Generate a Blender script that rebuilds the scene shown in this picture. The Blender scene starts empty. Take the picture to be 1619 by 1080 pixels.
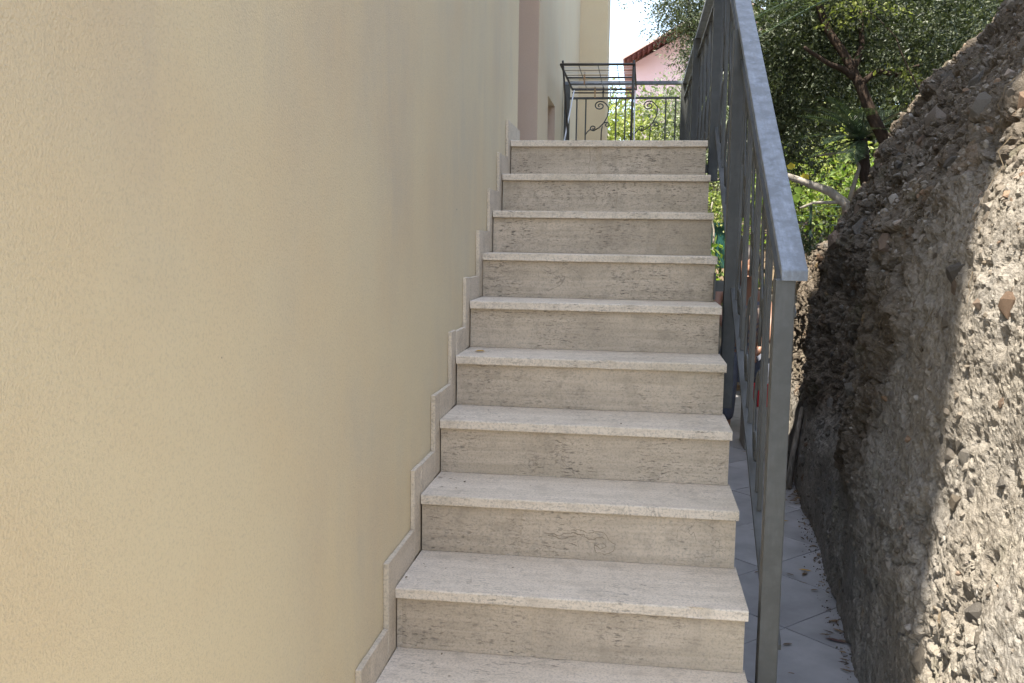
import bpy, bmesh, math, random
import numpy as np
from mathutils import Vector, Matrix, Quaternion, noise as mnoise

random.seed(7)
rng = np.random.default_rng(11)
R = math.radians
SC = bpy.context.scene
COL = SC.collection

# ------------------------------------------------------------------ camera
cam_d = bpy.data.cameras.new('camera')
cam_d.sensor_width = 36.0
cam_d.lens = 1461.0 / 1619.0 * 36.0
cam_d.clip_start = 0.05
cam_d.clip_end = 800
cam = bpy.data.objects.new('camera', cam_d)
COL.objects.link(cam)
right = Vector((0.99078, 0.13469, 0.01489)); up = Vector((-0.02946, 0.10685, 0.99384)); fwd = Vector((-0.13227, 0.98511, -0.10984))
M = Matrix.Identity(4)
for i in range(3):
    M[i][0] = right[i]; M[i][1] = up[i]; M[i][2] = -fwd[i]
M[0][3], M[1][3], M[2][3] = 0.5999, -4.3183, -0.4565
cam.matrix_world = M
SC.camera = cam

# ------------------------------------------------------------------ light
SUN_EL = 68.0
SUN_TRAVEL = Vector((1.0, 1.45, 0)).normalized() * math.cos(R(SUN_EL)) + Vector((0, 0, -math.sin(R(SUN_EL))))
SUN_STRENGTH = 3.3
SKY_STRENGTH = 0.15
EXPOSURE = 2.25
sd = bpy.data.lights.new('sun', 'SUN'); sd.energy = SUN_STRENGTH; sd.angle = R(0.53); sd.color = (1.0, 0.93, 0.82)
sun = bpy.data.objects.new('sun', sd); COL.objects.link(sun)
sun.rotation_euler = SUN_TRAVEL.to_track_quat('-Z', 'Y').to_euler()
sun.location = (-6, -8, 14)
world = bpy.data.worlds.new('World'); SC.world = world; world.use_nodes = True
wn = world.node_tree.nodes; wl = world.node_tree.links
for n in list(wn): wn.remove(n)
sky = wn.new('ShaderNodeTexSky'); sky.sky_type = 'NISHITA'; sky.sun_disc = False
sky.sun_elevation = R(SUN_EL); sky.sun_rotation = math.atan2(-SUN_TRAVEL.x, -SUN_TRAVEL.y)
sky.air_density = 1.0; sky.dust_density = 0.5; sky.ozone_density = 1.0
wtc = wn.new('ShaderNodeTexCoord'); wmap = wn.new('ShaderNodeMapping'); wmap.inputs['Scale'].default_value = (1.6, 1.6, 3.4)
wnz = wn.new('ShaderNodeTexNoise'); wnz.inputs['Scale'].default_value = 1.7; wnz.inputs['Detail'].default_value = 7; wnz.inputs['Roughness'].default_value = 0.55
wrp = wn.new('ShaderNodeValToRGB'); wrp.color_ramp.elements[0].position = 0.36; wrp.color_ramp.elements[1].position = 0.70
wmx = wn.new('ShaderNodeMix'); wmx.data_type = 'RGBA'
wmx.inputs['B'].default_value = (2.55, 2.5, 2.45, 1)
bg = wn.new('ShaderNodeBackground'); bg.inputs['Strength'].default_value = SKY_STRENGTH
wo = wn.new('ShaderNodeOutputWorld')
wl.new(wtc.outputs['Generated'], wmap.inputs['Vector']); wl.new(wmap.outputs['Vector'], wnz.inputs['Vector'])
wl.new(wnz.outputs['Fac'], wrp.inputs['Fac']); wl.new(wrp.outputs['Color'], wmx.inputs['Factor'])
wl.new(sky.outputs['Color'], wmx.inputs['A']); wl.new(wmx.outputs['Result'], bg.inputs['Color']); wl.new(bg.outputs['Background'], wo.inputs['Surface'])
SC.view_settings.view_transform = 'Standard'; SC.view_settings.look = 'None'
SC.view_settings.gamma = 1.0; SC.view_settings.use_curve_mapping = False
SC.view_settings.exposure = EXPOSURE
SC.cycles.max_bounces = 6; SC.cycles.diffuse_bounces = 4; SC.cycles.transmission_bounces = 3; SC.cycles.glossy_bounces = 2; SC.cycles.use_denoising = True

# ------------------------------------------------------------------ helpers
def link(o, parent=None):
    COL.objects.link(o)
    if parent is not None: o.parent = parent
    return o

def tag(o, label=None, cat=None, group=None, kind=None):
    if label: o['label'] = label
    if cat: o['category'] = cat
    if group: o['group'] = group
    if kind: o['kind'] = kind
    return o

def empty(name, loc=(0, 0, 0), label=None, cat=None, group=None, kind=None):
    o = bpy.data.objects.new(name, None); o.location = loc; o.empty_display_size = 0.1
    link(o); tag(o, label, cat, group, kind)
    return o

class MB:
    """collects geometry; build() links it as one mesh object (world coordinates, moved to the parent's frame)"""
    def __init__(s): s.v = []; s.f = []
    def add(s, vs, fs):
        b = len(s.v); s.v += [tuple(v) for v in vs]; s.f += [tuple(i + b for i in f) for f in fs]
    def box(s, x0, x1, y0, y1, z0, z1):
        s.add([(x0,y0,z0),(x1,y0,z0),(x1,y1,z0),(x0,y1,z0),(x0,y0,z1),(x1,y0,z1),(x1,y1,z1),(x0,y1,z1)],
              [(0,3,2,1),(4,5,6,7),(0,1,5,4),(1,2,6,5),(2,3,7,6),(3,0,4,7)])
    def prism(s, poly, x0, x1):
        """polygon in (y,z) extruded along x"""
        n = len(poly)
        s.add([(x0, a, b) for a, b in poly] + [(x1, a, b) for a, b in poly],
              [tuple(range(n)), tuple(range(2*n-1, n-1, -1))] + [(i, (i+1) % n + 0, (i+1) % n + n, i + n)[::-1] for i in range(n)])
    def tube(s, pts, r, n=6, cap=True):
        pts = [Vector(p) for p in pts]; k = len(pts)
        rs = r if isinstance(r, (list, tuple)) else [r] * k
        vs = []; fs = []; ref = None
        for i, p in enumerate(pts):
            t = (pts[min(i+1, k-1)] - pts[max(i-1, 0)]).normalized()
            if ref is None:
                ref = Vector((0, 0, 1)) if abs(t.z) < .9 else Vector((1, 0, 0))
            a = (ref - t * ref.dot(t)).normalized(); b = t.cross(a); ref = a
            for j in range(n):
                w = 2 * math.pi * j / n
                vs.append(p + (a * math.cos(w) + b * math.sin(w)) * rs[i])
        for i in range(k - 1):
            for j in range(n):
                fs.append((i*n + j, i*n + (j+1) % n, (i+1)*n + (j+1) % n, (i+1)*n + j))
        if cap:
            fs.append(tuple(range(n - 1, -1, -1))); fs.append(tuple((k-1)*n + j for j in range(n)))
        s.add(vs, fs)
    def build(s, name, m, parent=None, smooth=False, bevel=0.0, seg=2):
        me = bpy.data.meshes.new(name)
        off = Vector((0, 0, 0)) if parent is None else world_loc(parent)
        me.from_pydata([(v[0]-off.x, v[1]-off.y, v[2]-off.z) for v in s.v], [], s.f)
        if bevel > 0:
            bm = bmesh.new(); bm.from_mesh(me)
            bmesh.ops.recalc_face_normals(bm, faces=bm.faces)
            bmesh.ops.bevel(bm, geom=[e for e in bm.edges], offset=bevel, segments=seg, affect='EDGES', profile=.6)
            bm.to_mesh(me); bm.free()
        else:
            bm = bmesh.new(); bm.from_mesh(me); bmesh.ops.recalc_face_normals(bm, faces=bm.faces); bm.to_mesh(me); bm.free()
        if smooth: me.polygons.foreach_set('use_smooth', [True] * len(me.polygons))
        me.materials.append(m)
        o = bpy.data.objects.new(name, me)
        return link(o, parent)

def world_loc(o):
    v = Vector((0, 0, 0))
    while o is not None:
        v += o.location; o = o.parent
    return v

def np_mesh(name, V, F, m, parent=None, smooth=False, origin=None):
    """V (n,3) world coords, F (k,3|4) index array"""
    V = np.asarray(V, np.float32); F = np.asarray(F, np.int32)
    off = np.array(world_loc(parent)) if parent is not None else np.zeros(3)
    if origin is not None: off = off + np.array(origin)
    me = bpy.data.meshes.new(name)
    me.vertices.add(len(V)); me.vertices.foreach_set('co', (V - off).astype(np.float32).ravel())
    k = F.shape[1]
    me.loops.add(F.size); me.loops.foreach_set('vertex_index', F.ravel())
    me.polygons.add(len(F)); me.polygons.foreach_set('loop_start', np.arange(0, F.size, k, dtype=np.int32))
    me.polygons.foreach_set('use_smooth', np.full(len(F), smooth))
    me.update(calc_edges=True)
    me.materials.append(m)
    o = bpy.data.objects.new(name, me)
    if origin is not None: o.location = origin
    return link(o, parent)

# vectorised noise ---------------------------------------------------------
def _h(ix, iy, seed):
    n = (ix.astype(np.int64) * 374761393 + iy.astype(np.int64) * 668265263 + seed * 1442695041) & 0xFFFFFFFF
    n = ((n ^ (n >> 13)) * 1274126177) & 0xFFFFFFFF
    n = n ^ (n >> 16)
    return (n & 0xFFFFFF) / float(0xFFFFFF)
def vnoise(x, y, seed=0):
    ix = np.floor(x); iy = np.floor(y); fx = x - ix; fy = y - iy
    fx = fx*fx*fx*(fx*(fx*6-15)+10); fy = fy*fy*fy*(fy*(fy*6-15)+10)
    a = _h(ix, iy, seed); b = _h(ix+1, iy, seed); c = _h(ix, iy+1, seed); d = _h(ix+1, iy+1, seed)
    return (a*(1-fx)+b*fx)*(1-fy)+(c*(1-fx)+d*fx)*fy*1.0 - 0.5
def fbm(x, y, oct=4, seed=0, gain=.5):
    r = 0; a = 1; t = 0
    for o in range(oct):
        r = r + a * vnoise(x, y, seed + o * 17); t += a; a *= gain
        x, y = (x * .8 - y * .6) * 2.03 + 3.1, (x * .6 + y * .8) * 2.03 + 7.7
    return r / t * 2
def cells(x, y, seed=0):
    ix = np.floor(x); iy = np.floor(y)
    f1 = np.full(x.shape, 9.); f2 = np.full(x.shape, 9.); idv = np.zeros(x.shape); id2 = np.zeros(x.shape)
    gx = np.zeros(x.shape); gy = np.zeros(x.shape)
    for dx in (-1, 0, 1):
        for dy in (-1, 0, 1):
            cx = ix + dx; cy = iy + dy
            px = cx + .1 + .8*_h(cx, cy, seed); py = cy + .1 + .8*_h(cx, cy, seed + 5)
            d = np.sqrt((px - x)**2 + (py - y)**2)
            nid = _h(cx, cy, seed + 9)
            closer = d < f1
            f2 = np.where(closer, f1, np.minimum(f2, d))
            gx = np.where(closer, x - px, gx); gy = np.where(closer, y - py, gy)
            idv = np.where(closer, nid, idv); id2 = np.where(closer, _h(cx, cy, seed + 21), id2)
            f1 = np.where(closer, d, f1)
    return f1, f2, idv, id2, gx, gy
def sstep(a, b, x):
    t = np.clip((x - a) / (b - a), 0, 1); return t*t*(3-2*t)

# ------------------------------------------------------------------ materials
class NT:
    def __init__(s, name, rough=.8, spec=.3, metal=0.):
        s.m = bpy.data.materials.new(name); s.m.use_nodes = True
        s.n = s.m.node_tree.nodes; s.l = s.m.node_tree.links
        s.b = s.n['Principled BSDF']; s.out = s.n['Material Output']
        s.b.inputs['Roughness'].default_value = rough
        s.b.inputs['Specular IOR Level'].default_value = spec
        s.b.inputs['Metallic'].default_value = metal
    def node(s, t, **kw):
        n = s.n.new(t)
        for k, v in kw.items():
            if k in n.inputs: n.inputs[k].default_value = v
            else: setattr(n, k, v)
        return n
    def coords(s, scale=(1, 1, 1), kind='Object', offset=False):
        tc = s.n.new('ShaderNodeTexCoord'); mp = s.n.new('ShaderNodeMapping'); mp.inputs['Scale'].default_value = scale
        src = tc.outputs[kind]
        if offset:
            oi = s.n.new('ShaderNodeObjectInfo'); ml = s.n.new('ShaderNodeMath'); ml.operation = 'MULTIPLY'; ml.inputs[1].default_value = 37.0
            s.l.new(oi.outputs['Random'], ml.inputs[0])
            ad = s.n.new('ShaderNodeVectorMath'); ad.operation = 'ADD'
            s.l.new(src, ad.inputs[0]); s.l.new(ml.outputs[0], ad.inputs[1]); src = ad.outputs[0]
        s.l.new(src, mp.inputs['Vector'])
        return mp.outputs['Vector']
    def noise(s, vec, scale, detail=4, rough=.55, dist=0.0):
        n = s.node('ShaderNodeTexNoise', Scale=scale, Detail=detail, Roughness=rough, Distortion=dist)
        s.l.new(vec, n.inputs['Vector']); return n.outputs['Fac']
    def voro(s, vec, scale, feature='F1', out='Distance'):
        n = s.n.new('ShaderNodeTexVoronoi'); n.feature = feature; n.inputs['Scale'].default_value = scale
        s.l.new(vec, n.inputs['Vector']); return n.outputs[out]
    def ramp(s, fac, stops):
        r = s.n.new('ShaderNodeValToRGB'); e = r.color_ramp.elements
        while len(e) < len(stops): e.new(0.5)
        for q, (p, c) in zip(e, stops):
            q.position = p; q.color = (c, c, c, 1) if isinstance(c, (int, float)) else (*c, 1)
        s.l.new(fac, r.inputs['Fac']); return r.outputs['Color']
    def mix(s, fac, a, b, mode='MIX'):
        m = s.n.new('ShaderNodeMix'); m.data_type = 'RGBA'; m.blend_type = mode
        for sock, v in (('Factor', fac), ('A', a), ('B', b)):
            if isinstance(v, (int, float)): m.inputs[sock].default_value = v
            elif isinstance(v, tuple): m.inputs[sock].default_value = (*v, 1)
            else: s.l.new(v, m.inputs[sock])
        return m.outputs['Result']
    def math(s, op, a, b=0.0):
        m = s.n.new('ShaderNodeMath'); m.operation = op
        for i, v in enumerate((a, b)):
            if isinstance(v, (int, float)): m.inputs[i].default_value = v
            else: s.l.new(v, m.inputs[i])
        return m.outputs[0]
    def color(s, c):
        if isinstance(c, tuple): s.b.inputs['Base Color'].default_value = (*c, 1)
        else: s.l.new(c, s.b.inputs['Base Color'])
    def bump(s, h, dist=.002, strength=1.0):
        b = s.n.new('ShaderNodeBump'); b.inputs['Distance'].default_value = dist; b.inputs['Strength'].default_value = strength
        s.l.new(h, b.inputs['Height'])
        if s.b.inputs['Normal'].is_linked:
            s.l.new(s.b.inputs['Normal'].links[0].from_socket, b.inputs['Normal'])
        s.l.new(b.outputs['Normal'], s.b.inputs['Normal'])
    def rough(s, v): s.l.new(v, s.b.inputs['Roughness'])

def mat_stucco(name, base, stain, amount=.5, dark=(.30, .28, .22)):
    t = NT(name, .93, .15)
    v = t.coords()
    big = t.noise(v, 1.1, 3, .6)
    streak = t.noise(t.coords((2.2, 2.2, .45)), 1.6, 5, .7, .5)
    f = t.math('MULTIPLY', t.ramp(big, [(.38, 0.), (.66, 1.)]), t.ramp(streak, [(.38, 0.), (.64, 1.)]))
    c = t.mix(t.math('MULTIPLY', f, amount), base, stain)
    c = t.mix(t.ramp(t.noise(v, 2.3, 3, .6), [(.42, 0.), (.7, .5)]), c, tuple(x * y for x, y in zip(base, (.97, .90, .85))))
    grain = t.noise(v, 190, 2, .6)
    c = t.mix(t.ramp(grain, [(.34, .16), (.5, 0.)]), c, dark)
    c = t.mix(t.ramp(t.noise(v, 75, 2, .6), [(.52, 0.), (.7, .14)]), c, tuple(min(1, x * 1.12) for x in base))
    speck = t.noise(v, 46, 1, .3)
    c = t.mix(t.ramp(speck, [(.135, .7), (.15, 0.)]), c, (.12, .10, .08))
    t.color(c)
    t.bump(t.noise(v, 260, 2, .7), .0024, .8)
    t.bump(t.noise(v, 6, 2, .5), .003, .4)
    return t.m

def mat_travertine(name, light, tan, pits=.5, stain=.4, banding=(1.2, 14., 26.)):
    t = NT(name, .62, .3)
    v = t.coords((1, 1, 1), offset=True)
    b = t.coords(banding, offset=True)
    band = t.noise(b, 2.0, 4, .62, .4)
    c = t.mix(t.ramp(band, [(.3, 0.), (.7, 1.)]), light, tan)
    cloud = t.noise(v, 3.2, 3, .6)
    c = t.mix(t.ramp(cloud, [(.45, 0.), (.75, stain)]), c, tuple(x * .62 for x in tan))
    yel = t.noise(v, 2.1, 3, .5)
    c = t.mix(t.ramp(yel, [(.56, 0.), (.72, .35)]), c, (.30, .25, .15))
    pb = t.coords((.35 * 3, 3, 4.2), offset=True)
    pit = t.noise(pb, 44, 3, .68)
    pm = t.math('MULTIPLY', t.ramp(pit, [(.55, 0.), (.66, 1.)]), t.ramp(t.noise(v, 5.5, 4, .65), [(.40, 0.), (.66, 1.)]))
    c = t.mix(t.math('MULTIPLY', pm, pits), c, (.13, .11, .085))
    # a few crooked veins, like filled cracks in the stone
    vn = t.noise(t.coords((1, 1, 1.3), offset=True), 5.5, 4, .6, 1.2)
    vd = t.math('ABSOLUTE', t.math('SUBTRACT', vn, .5))
    vm = t.math('MULTIPLY', t.ramp(vd, [(.0, 1.), (.008, 0.)]), t.ramp(t.noise(v, 2.6, 1, .4), [(.60, 0.), (.68, .7)]))
    c = t.mix(vm, c, (.16, .13, .10))
    fine = t.noise(v, 160, 3, .7)
    c = t.mix(t.ramp(fine, [(.33, .45), (.52, 0.)]), c, (.22, .20, .17))
    c = t.mix(t.ramp(t.noise(v, 14, 3, .7), [(.52, 0.), (.72, .45)]), c, tuple(x * .6 for x in tan))
    t.color(c)
    t.bump(t.math('MULTIPLY', pm, -1.), .0015, .8)
    t.bump(t.noise(v, 90, 2, .6), .0006, .8)
    return t.m

def mat_plain(name, c, rough=.7, spec=.3, var=.12, scale=8, bump=.0006, metal=0.):
    t = NT(name, rough, spec, metal)
    v = t.coords(offset=True)
    n = t.noise(v, scale, 5, .6)
    n = n
    t.color(t.mix(t.ramp(n, [(.3, 0.), (.72, 1.)]), tuple(x * (1 - var) for x in c), tuple(min(1, x * (1 + var)) for x in c)))
    if bump: t.bump(t.noise(v, scale * 9, 3, .6), bump, .7)
    return t.m

def mat_metal_paint(name, c, worn):
    t = NT(name, .42, .5)
    v = t.coords()
    n = t.noise(v, 22, 5, .65); n2 = t.noise(t.coords((9, 1.5, 1.5)), 14, 4, .6)
    f = t.math('MULTIPLY', t.ramp(n, [(.42, 0.), (.62, 1.)]), t.ramp(n2, [(.35, .2), (.7, 1.)]))
    t.color(t.mix(f, c, worn))
    t.rough(t.ramp(n2, [(.3, .36), (.7, .6)]))
    t.bump(t.noise(v, 120, 3, .6), .0005, .6)
    return t.m

def mat_leaf(name, dark, light, trans=.35, rough=.45):
    t = NT(name, rough, .4)
    g = t.n.new('ShaderNodeNewGeometry')
    c = t.ramp(g.outputs['Random Per Island'], [(0., dark), (.55, tuple((a + b) / 2 for a, b in zip(dark, light))), (1., light)])
    t.color(c)
    tr = t.n.new('ShaderNodeBsdfTranslucent'); t.l.new(t.mix(1.0, c, (1.0, 1.15, .45), 'MULTIPLY'), tr.inputs['Color'])
    ms = t.n.new('ShaderNodeMixShader'); ms.inputs[0].default_value = trans
    t.l.new(t.b.outputs[0], ms.inputs[1]); t.l.new(tr.outputs[0], ms.inputs[2]); t.l.new(ms.outputs[0], t.out.inputs['Surface'])
    return t.m

def mat_bark(name, a, b):
    t = NT(name, .9, .15)
    v = t.coords((1, 1, .35))
    n = t.noise(v, 26, 5, .65)
    t.color(t.mix(t.ramp(n, [(.35, 0.), (.68, 1.)]), a, b))
    t.bump(n, .012, .9)
    return t.m

def mat_rock(name):
    t = NT(name, .95, .12)
    v = t.coords()
    at = t.n.new('ShaderNodeAttribute'); at.attribute_name = 'render_zone'
    zone = at.outputs['Fac']
    n1 = t.noise(v, 2.2, 4, .65); n2 = t.noise(v, 9, 5, .68, .6); n3 = t.noise(v, 48, 3, .7)
    earth = t.mix(t.ramp(n2, [(.34, 0.), (.66, 1.)]), (.060, .045, .032), (.17, .138, .104))
    earth = t.mix(t.ramp(n1, [(.42, 0.), (.68, .75)]), earth, (.145, .125, .10))
    ch = t.n.new('ShaderNodeSeparateColor'); t.l.new(t.voro(t.coords((1.0, .75, 1.2)), 13, 'F1', 'Color'), ch.inputs[0])
    earth = t.mix(t.ramp(ch.outputs[0], [(.2, .0), (.9, .45)]), earth, t.ramp(ch.outputs[1], [(0., (.07, .055, .042)), (.5, (.16, .13, .095)), (.8, (.25, .215, .175)), (1., (.19, .12, .07))]))
    ren = t.mix(t.ramp(n2, [(.3, 0.), (.7, 1.)]), (.20, .178, .148), (.335, .30, .25))
    ren = t.mix(t.ramp(n1, [(.45, 0.), (.7, .5)]), ren, (.25, .243, .23))
    lich = t.noise(v, 5.3, 3, .65)
    c = t.mix(zone, earth, ren)
    c = t.mix(t.ramp(lich, [(.66, 0.), (.74, .45)]), c, (.30, .20, .085))
    gr = t.noise(v, 3.7, 3, .6)
    c = t.mix(t.ramp(gr, [(.62, 0.), (.74, .45)]), c, (.17, .17, .10))
    c = t.mix(t.ramp(n3, [(.36, .55), (.5, 0.)]), c, (.10, .085, .065))
    c = t.mix(t.ramp(t.noise(v, 120, 3, .7), [(.60, 0.), (.72, .5)]), c, (.40, .37, .32))
    t.color(c)
    t.bump(t.noise(v, 40, 5, .78), .016, 1.0)
    return t.m

def mat_stone(name):
    t = NT(name, .9, .2)
    v = t.coords()
    oi = t.n.new('ShaderNodeObjectInfo')
    base = t.ramp(oi.outputs['Random'], [(0., (.12, .11, .10)), (.3, (.26, .24, .21)), (.55, (.19, .155, .115)), (.72, (.31, .29, .265)), (.86, (.26, .165, .105)), (1., (.17, .145, .12))])
    n = t.noise(v, 24, 6, .68)
    c = t.mix(t.ramp(n, [(.35, .5), (.65, 0.)]), base, (.12, .10, .075))
    t.color(c)
    t.bump(n, .012, .8); t.bump(t.noise(v, 110, 4, .7), .003, .8)
    return t.m

STUCCO = mat_stucco('stucco_cream', (.755, .65, .435), (.60, .54, .42), .8)
STUCCO2 = mat_stucco('stucco_cream_far', (.74, .63, .44), (.64, .57, .43), .5)
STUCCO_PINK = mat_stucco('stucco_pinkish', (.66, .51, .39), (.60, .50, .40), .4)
STUCCO_Y = mat_stucco('stucco_yellow', (.74, .61, .40), (.68, .57, .40), .4)
TREAD = mat_travertine('travertine_tread', (.80, .70, .57), (.68, .585, .46), .7, .15)
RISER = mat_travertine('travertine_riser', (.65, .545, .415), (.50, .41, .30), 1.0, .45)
SKIRT = mat_travertine('travertine_skirting', (.74, .645, .51), (.62, .53, .41), .4, .3, (6, 1.2, 10))
CONC = mat_plain('concrete', (.36, .34, .31), .9, .2, .2, 5, .003)
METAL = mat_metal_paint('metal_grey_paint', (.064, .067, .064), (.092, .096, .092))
METAL_TOP = mat_metal_paint('handrail_paint_sky_sheen', (.13, .148, .17), (.28, .32, .38))  # bluish tone and pale patches paint in sky reflection, besides worn paint
ROCKM = mat_rock('rock_bank')
STONEM = mat_stone('bank_stone')
TILE = mat_plain('path_tile_grey', (.36, .35, .35), .45, .45, .28, 3.5, .0008)
GROUT = mat_plain('grout', (.17, .17, .17), .95, .1, .15, 14, .001)
SOIL = mat_plain('soil', (.16, .12, .08), .95, .1, .35, 3, .01)

# ------------------------------------------------------------------ ground
def ground_z(x, y):
    g = -1.885 + 1.15 * sstep(4.75, 4.95, y) + 1.5 * sstep(6, 15, y) + .06 * np.maximum(0, y - 14)
    g = np.where((x > 2.6) , np.maximum(g, -1.885 + 1.4 * sstep(2.6, 3.2, x) * sstep(1.5, 3, y)), g)
    return g
gx = np.concatenate([np.linspace(-150, -8, 14), np.linspace(-7, 9, 50), np.linspace(10, 150, 16)])
gy = np.concatenate([np.linspace(-120, -8, 14), np.linspace(-7, 4.7, 24), np.linspace(4.74, 5.0, 6), np.linspace(5.2, 20, 40), np.linspace(22, 260, 24)])
GX, GY = np.meshgrid(gx, gy, indexing='ij')
GZ = ground_z(GX, GY) + np.where(GY > 5.2, .05 * fbm(GX * 1.3, GY * 1.3, 3, 3), 0)
def grid_faces(a, b):
    i = np.arange(a - 1)[:, None] * b + np.arange(b - 1)[None, :]
    i = i.ravel(); return np.stack([i, i + b, i + b + 1, i + 1], 1)
go = np_mesh('ground', np.stack([GX.ravel(), GY.ravel(), GZ.ravel()], 1), grid_faces(len(gx), len(gy)), SOIL, smooth=True)
tag(go, 'bare brown earth of the garden around the house', 'ground', kind='structure')

w = MB(); w.box(-9, 7, -14, -2.62, -1.95, -1.872); cy_o = w.build('reflector', mat_plain('reflector_paving', (.40, .375, .33), .85, .2, .15, 2, .002)); tag(cy_o, 'pale paved courtyard in front of the stairs, unseen and added to bounce sunlight', 'reflector', kind='structure')  # unseen pale slab added to throw sunlight back on wall and stairs
# tiled path: a grout bed with every tile a child
bed = MB(); bed.box(-.6, 2.6, -2.615, 4.7, -1.95, -1.876)
path = bed.build('path', GROUT); tag(path, 'grey tiled path laid diagonally beside the stairs', 'path', kind='structure')
TS = .45
tm = MB(); q = TS / 2 - .0022
tm.box(-q, q, -q, q, -.012, 0)
tile0 = None
for i in range(-26, 27):
    for j in range(-26, 27):
        a = (i + .37) * TS; b = (j + .12) * TS
        x = 1.1 + (a - b) * math.sqrt(.5); y = -1.4 + (a + b) * math.sqrt(.5)
        ok = .72 < x < 2.0 and -2.25 < y < 4.35
        if not ok: continue
        if tile0 is None:
            o = tm.build('tile', TILE, path, bevel=.0012, seg=1); tile0 = o
        else:
            o = tile0.copy(); link(o, path)
        o.location = (x, y, -1.870 + random.uniform(-.0012, .0012)); o.rotation_euler = (random.uniform(-.002, .002), random.uniform(-.002, .002), R(45))

# ------------------------------------------------------------------ rock bank
X0B = lambda y: 1.455 + .088 * y
def rock_x(y, z):
    base = X0B(y) + .12 * np.maximum(0, y - 1.6) ** 1.6
    u = z + 1.87
    lean = .05 * u + .62 * np.log1p(np.exp((z + .40) / .13)) * .13
    rec = .95 * np.maximum(0, y - .95) ** 1.35 * sstep(-.52, -.28, z)
    near = .10 * np.maximum(0, -1.2 - y) * sstep(-1.8, -.6, z)
    return base + lean + rec + near
ry = np.concatenate([np.linspace(-6.5, -2.75, 90), np.arange(-2.74, .2, .0052), np.arange(.2, 2.2, .0085), np.linspace(2.22, 7.0, 110)])
rz = np.concatenate([np.arange(-1.93, .45, .0056), np.arange(.45, 1.3, .009), np.linspace(1.32, 4.2, 70)])
RY, RZ = np.meshgrid(ry, rz, indexing='ij')
def rock_disp(Y, Z):
    wY = Y + .022 * fbm(Y * 6, Z * 6, 3, 51); wZ = Z + .022 * fbm(Y * 6 + 9, Z * 6, 3, 52)
    # smooth render coat on the lower near part, bare rock above
    nz = fbm(Y * 1.7, Z * 1.7, 4, 91)
    skirt = sstep(-1.22, -1.42, Z + .16 * nz)
    nearz = sstep(-1.0, -1.35, Y + .22 * nz) * sstep(-.05, -.3, Z + .2 * nz)
    zone = np.maximum(skirt, nearz)
    d = .085 * fbm(Y * .9, Z * .9, 3, 1) + .05 * fbm(Y * 2.6, Z * 2.6, 4, 2) * (1 - .55 * zone)
    # blocks
    sy = wY * .82 + wZ * .57; sz = -wY * .57 + wZ * .82
    f1, f2, idv, id2, gx_, gy_ = cells(sy * 5.2, sz * 8.5, 4)
    e = f2 - f1
    blk = (idv - .5) * .9 + gx_ * (id2 - .5) * 1.1 + gy_ * (.4 - idv) * 1.0 - .5 * np.exp(-(e / .07) ** 2)
    f1, f2, idv, id2, gx_, gy_ = cells(sy * 14 + 3, sz * 20 + 1, 14)
    e = f2 - f1
    blk2 = (idv - .5) * .9 + gx_ * (id2 - .5) * 1.8 + gy_ * (.5 - idv) * 1.4 - .5 * np.exp(-(e / .12) ** 2)
    f1, f2, idv, id2, gx_, gy_ = cells(wY * 36 + 3, wZ * 44 + 1, 24)
    blk3 = (idv - .4) + gx_ * (id2 - .5) * 1.5
    ragged = sstep(.02, .28, fbm(Y * 2.3 + 4, Z * 2.3, 4, 71))
    rock_amp = 1 - (.97 - .50 * ragged) * zone
    d = d + rock_amp * ((.030 + .028 * sstep(-.4, .1, Z)) * blk + .022 * blk2 + .009 * blk3)
    d = d + .030 * fbm(Y * 7, Z * 7, 5, 31, .58) * (1 - .72 * zone) + .014 * fbm(Y * 15 + Z * 5, Z * 3.2, 4, 35) * sstep(-.7, .2, Y) * (1 - .3 * zone)
    d = d + .010 * fbm(Y * 26, Z * 26, 4, 33, .68) * (1 - .3 * zone)
    f1, f2, idv, id2, gx_, gy_ = cells(Y * 48 + fbm(Y * 30, Z * 30, 2, 61), Z * 52, 64)
    d = d + .0075 * np.where(idv > .5, np.maximum(0, .45 - f1) * (.5 + id2), 0)
    # pits and pockets washed out of the render
    f1, f2, idv, id2, gx_, gy_ = cells(wY * 7.5 + 8 + .3 * fbm(Y * 22, Z * 22, 3, 66), wZ * 9.5, 44)
    pit = np.where(idv > .55, np.exp(-(f1 / (.10 + .22 * id2)) ** 4), 0) * zone
    f1, f2, idv, id2, gx_, gy_ = cells(wY * 26 + 8 + .5 * fbm(Y * 60, Z * 60, 2, 67), wZ * 30, 47)
    pit2 = np.where(idv > .62, np.exp(-(f1 / (.16 + .2 * id2)) ** 4), 0) * zone
    d = d - .055 * pit * (.25 + .75 * ragged) - .016 * pit2 * (.3 + .7 * ragged)
    d = d - .075 * sstep(-.9, -.3, Y) * sstep(1.2, .5, Y) * sstep(-1.45, -1.1, Z) * sstep(.05, -.35, Z)
    lowsm = sstep(-1.35, -1.8, Z)
    d = d * (1 - .55 * lowsm)
    return d, zone
RD, ZONE = rock_disp(RY, RZ)
fade = sstep(4.2, 3.2, RZ)
RX = rock_x(RY, RZ)
slope = sstep(-.6, .3, RZ)
VX = RX - RD * (1 - .25 * slope) * fade
VZ = RZ + RD * .5 * slope * fade
VY = RY + .010 * fbm(RY * 15, RZ * 15, 3, 77)
rock = np_mesh('rock_bank', np.stack([VX.ravel(), VY.ravel(), VZ.ravel()], 1), grid_faces(len(ry), len(rz)), ROCKM, smooth=False)
at = rock.data.attributes.new('render_zone', 'FLOAT', 'POINT'); at.data.foreach_set('value', ZONE.astype(np.float32).ravel())
tag(rock, 'rough tan rock and earth bank rising on the right of the path', 'rock bank', kind='structure')
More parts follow.
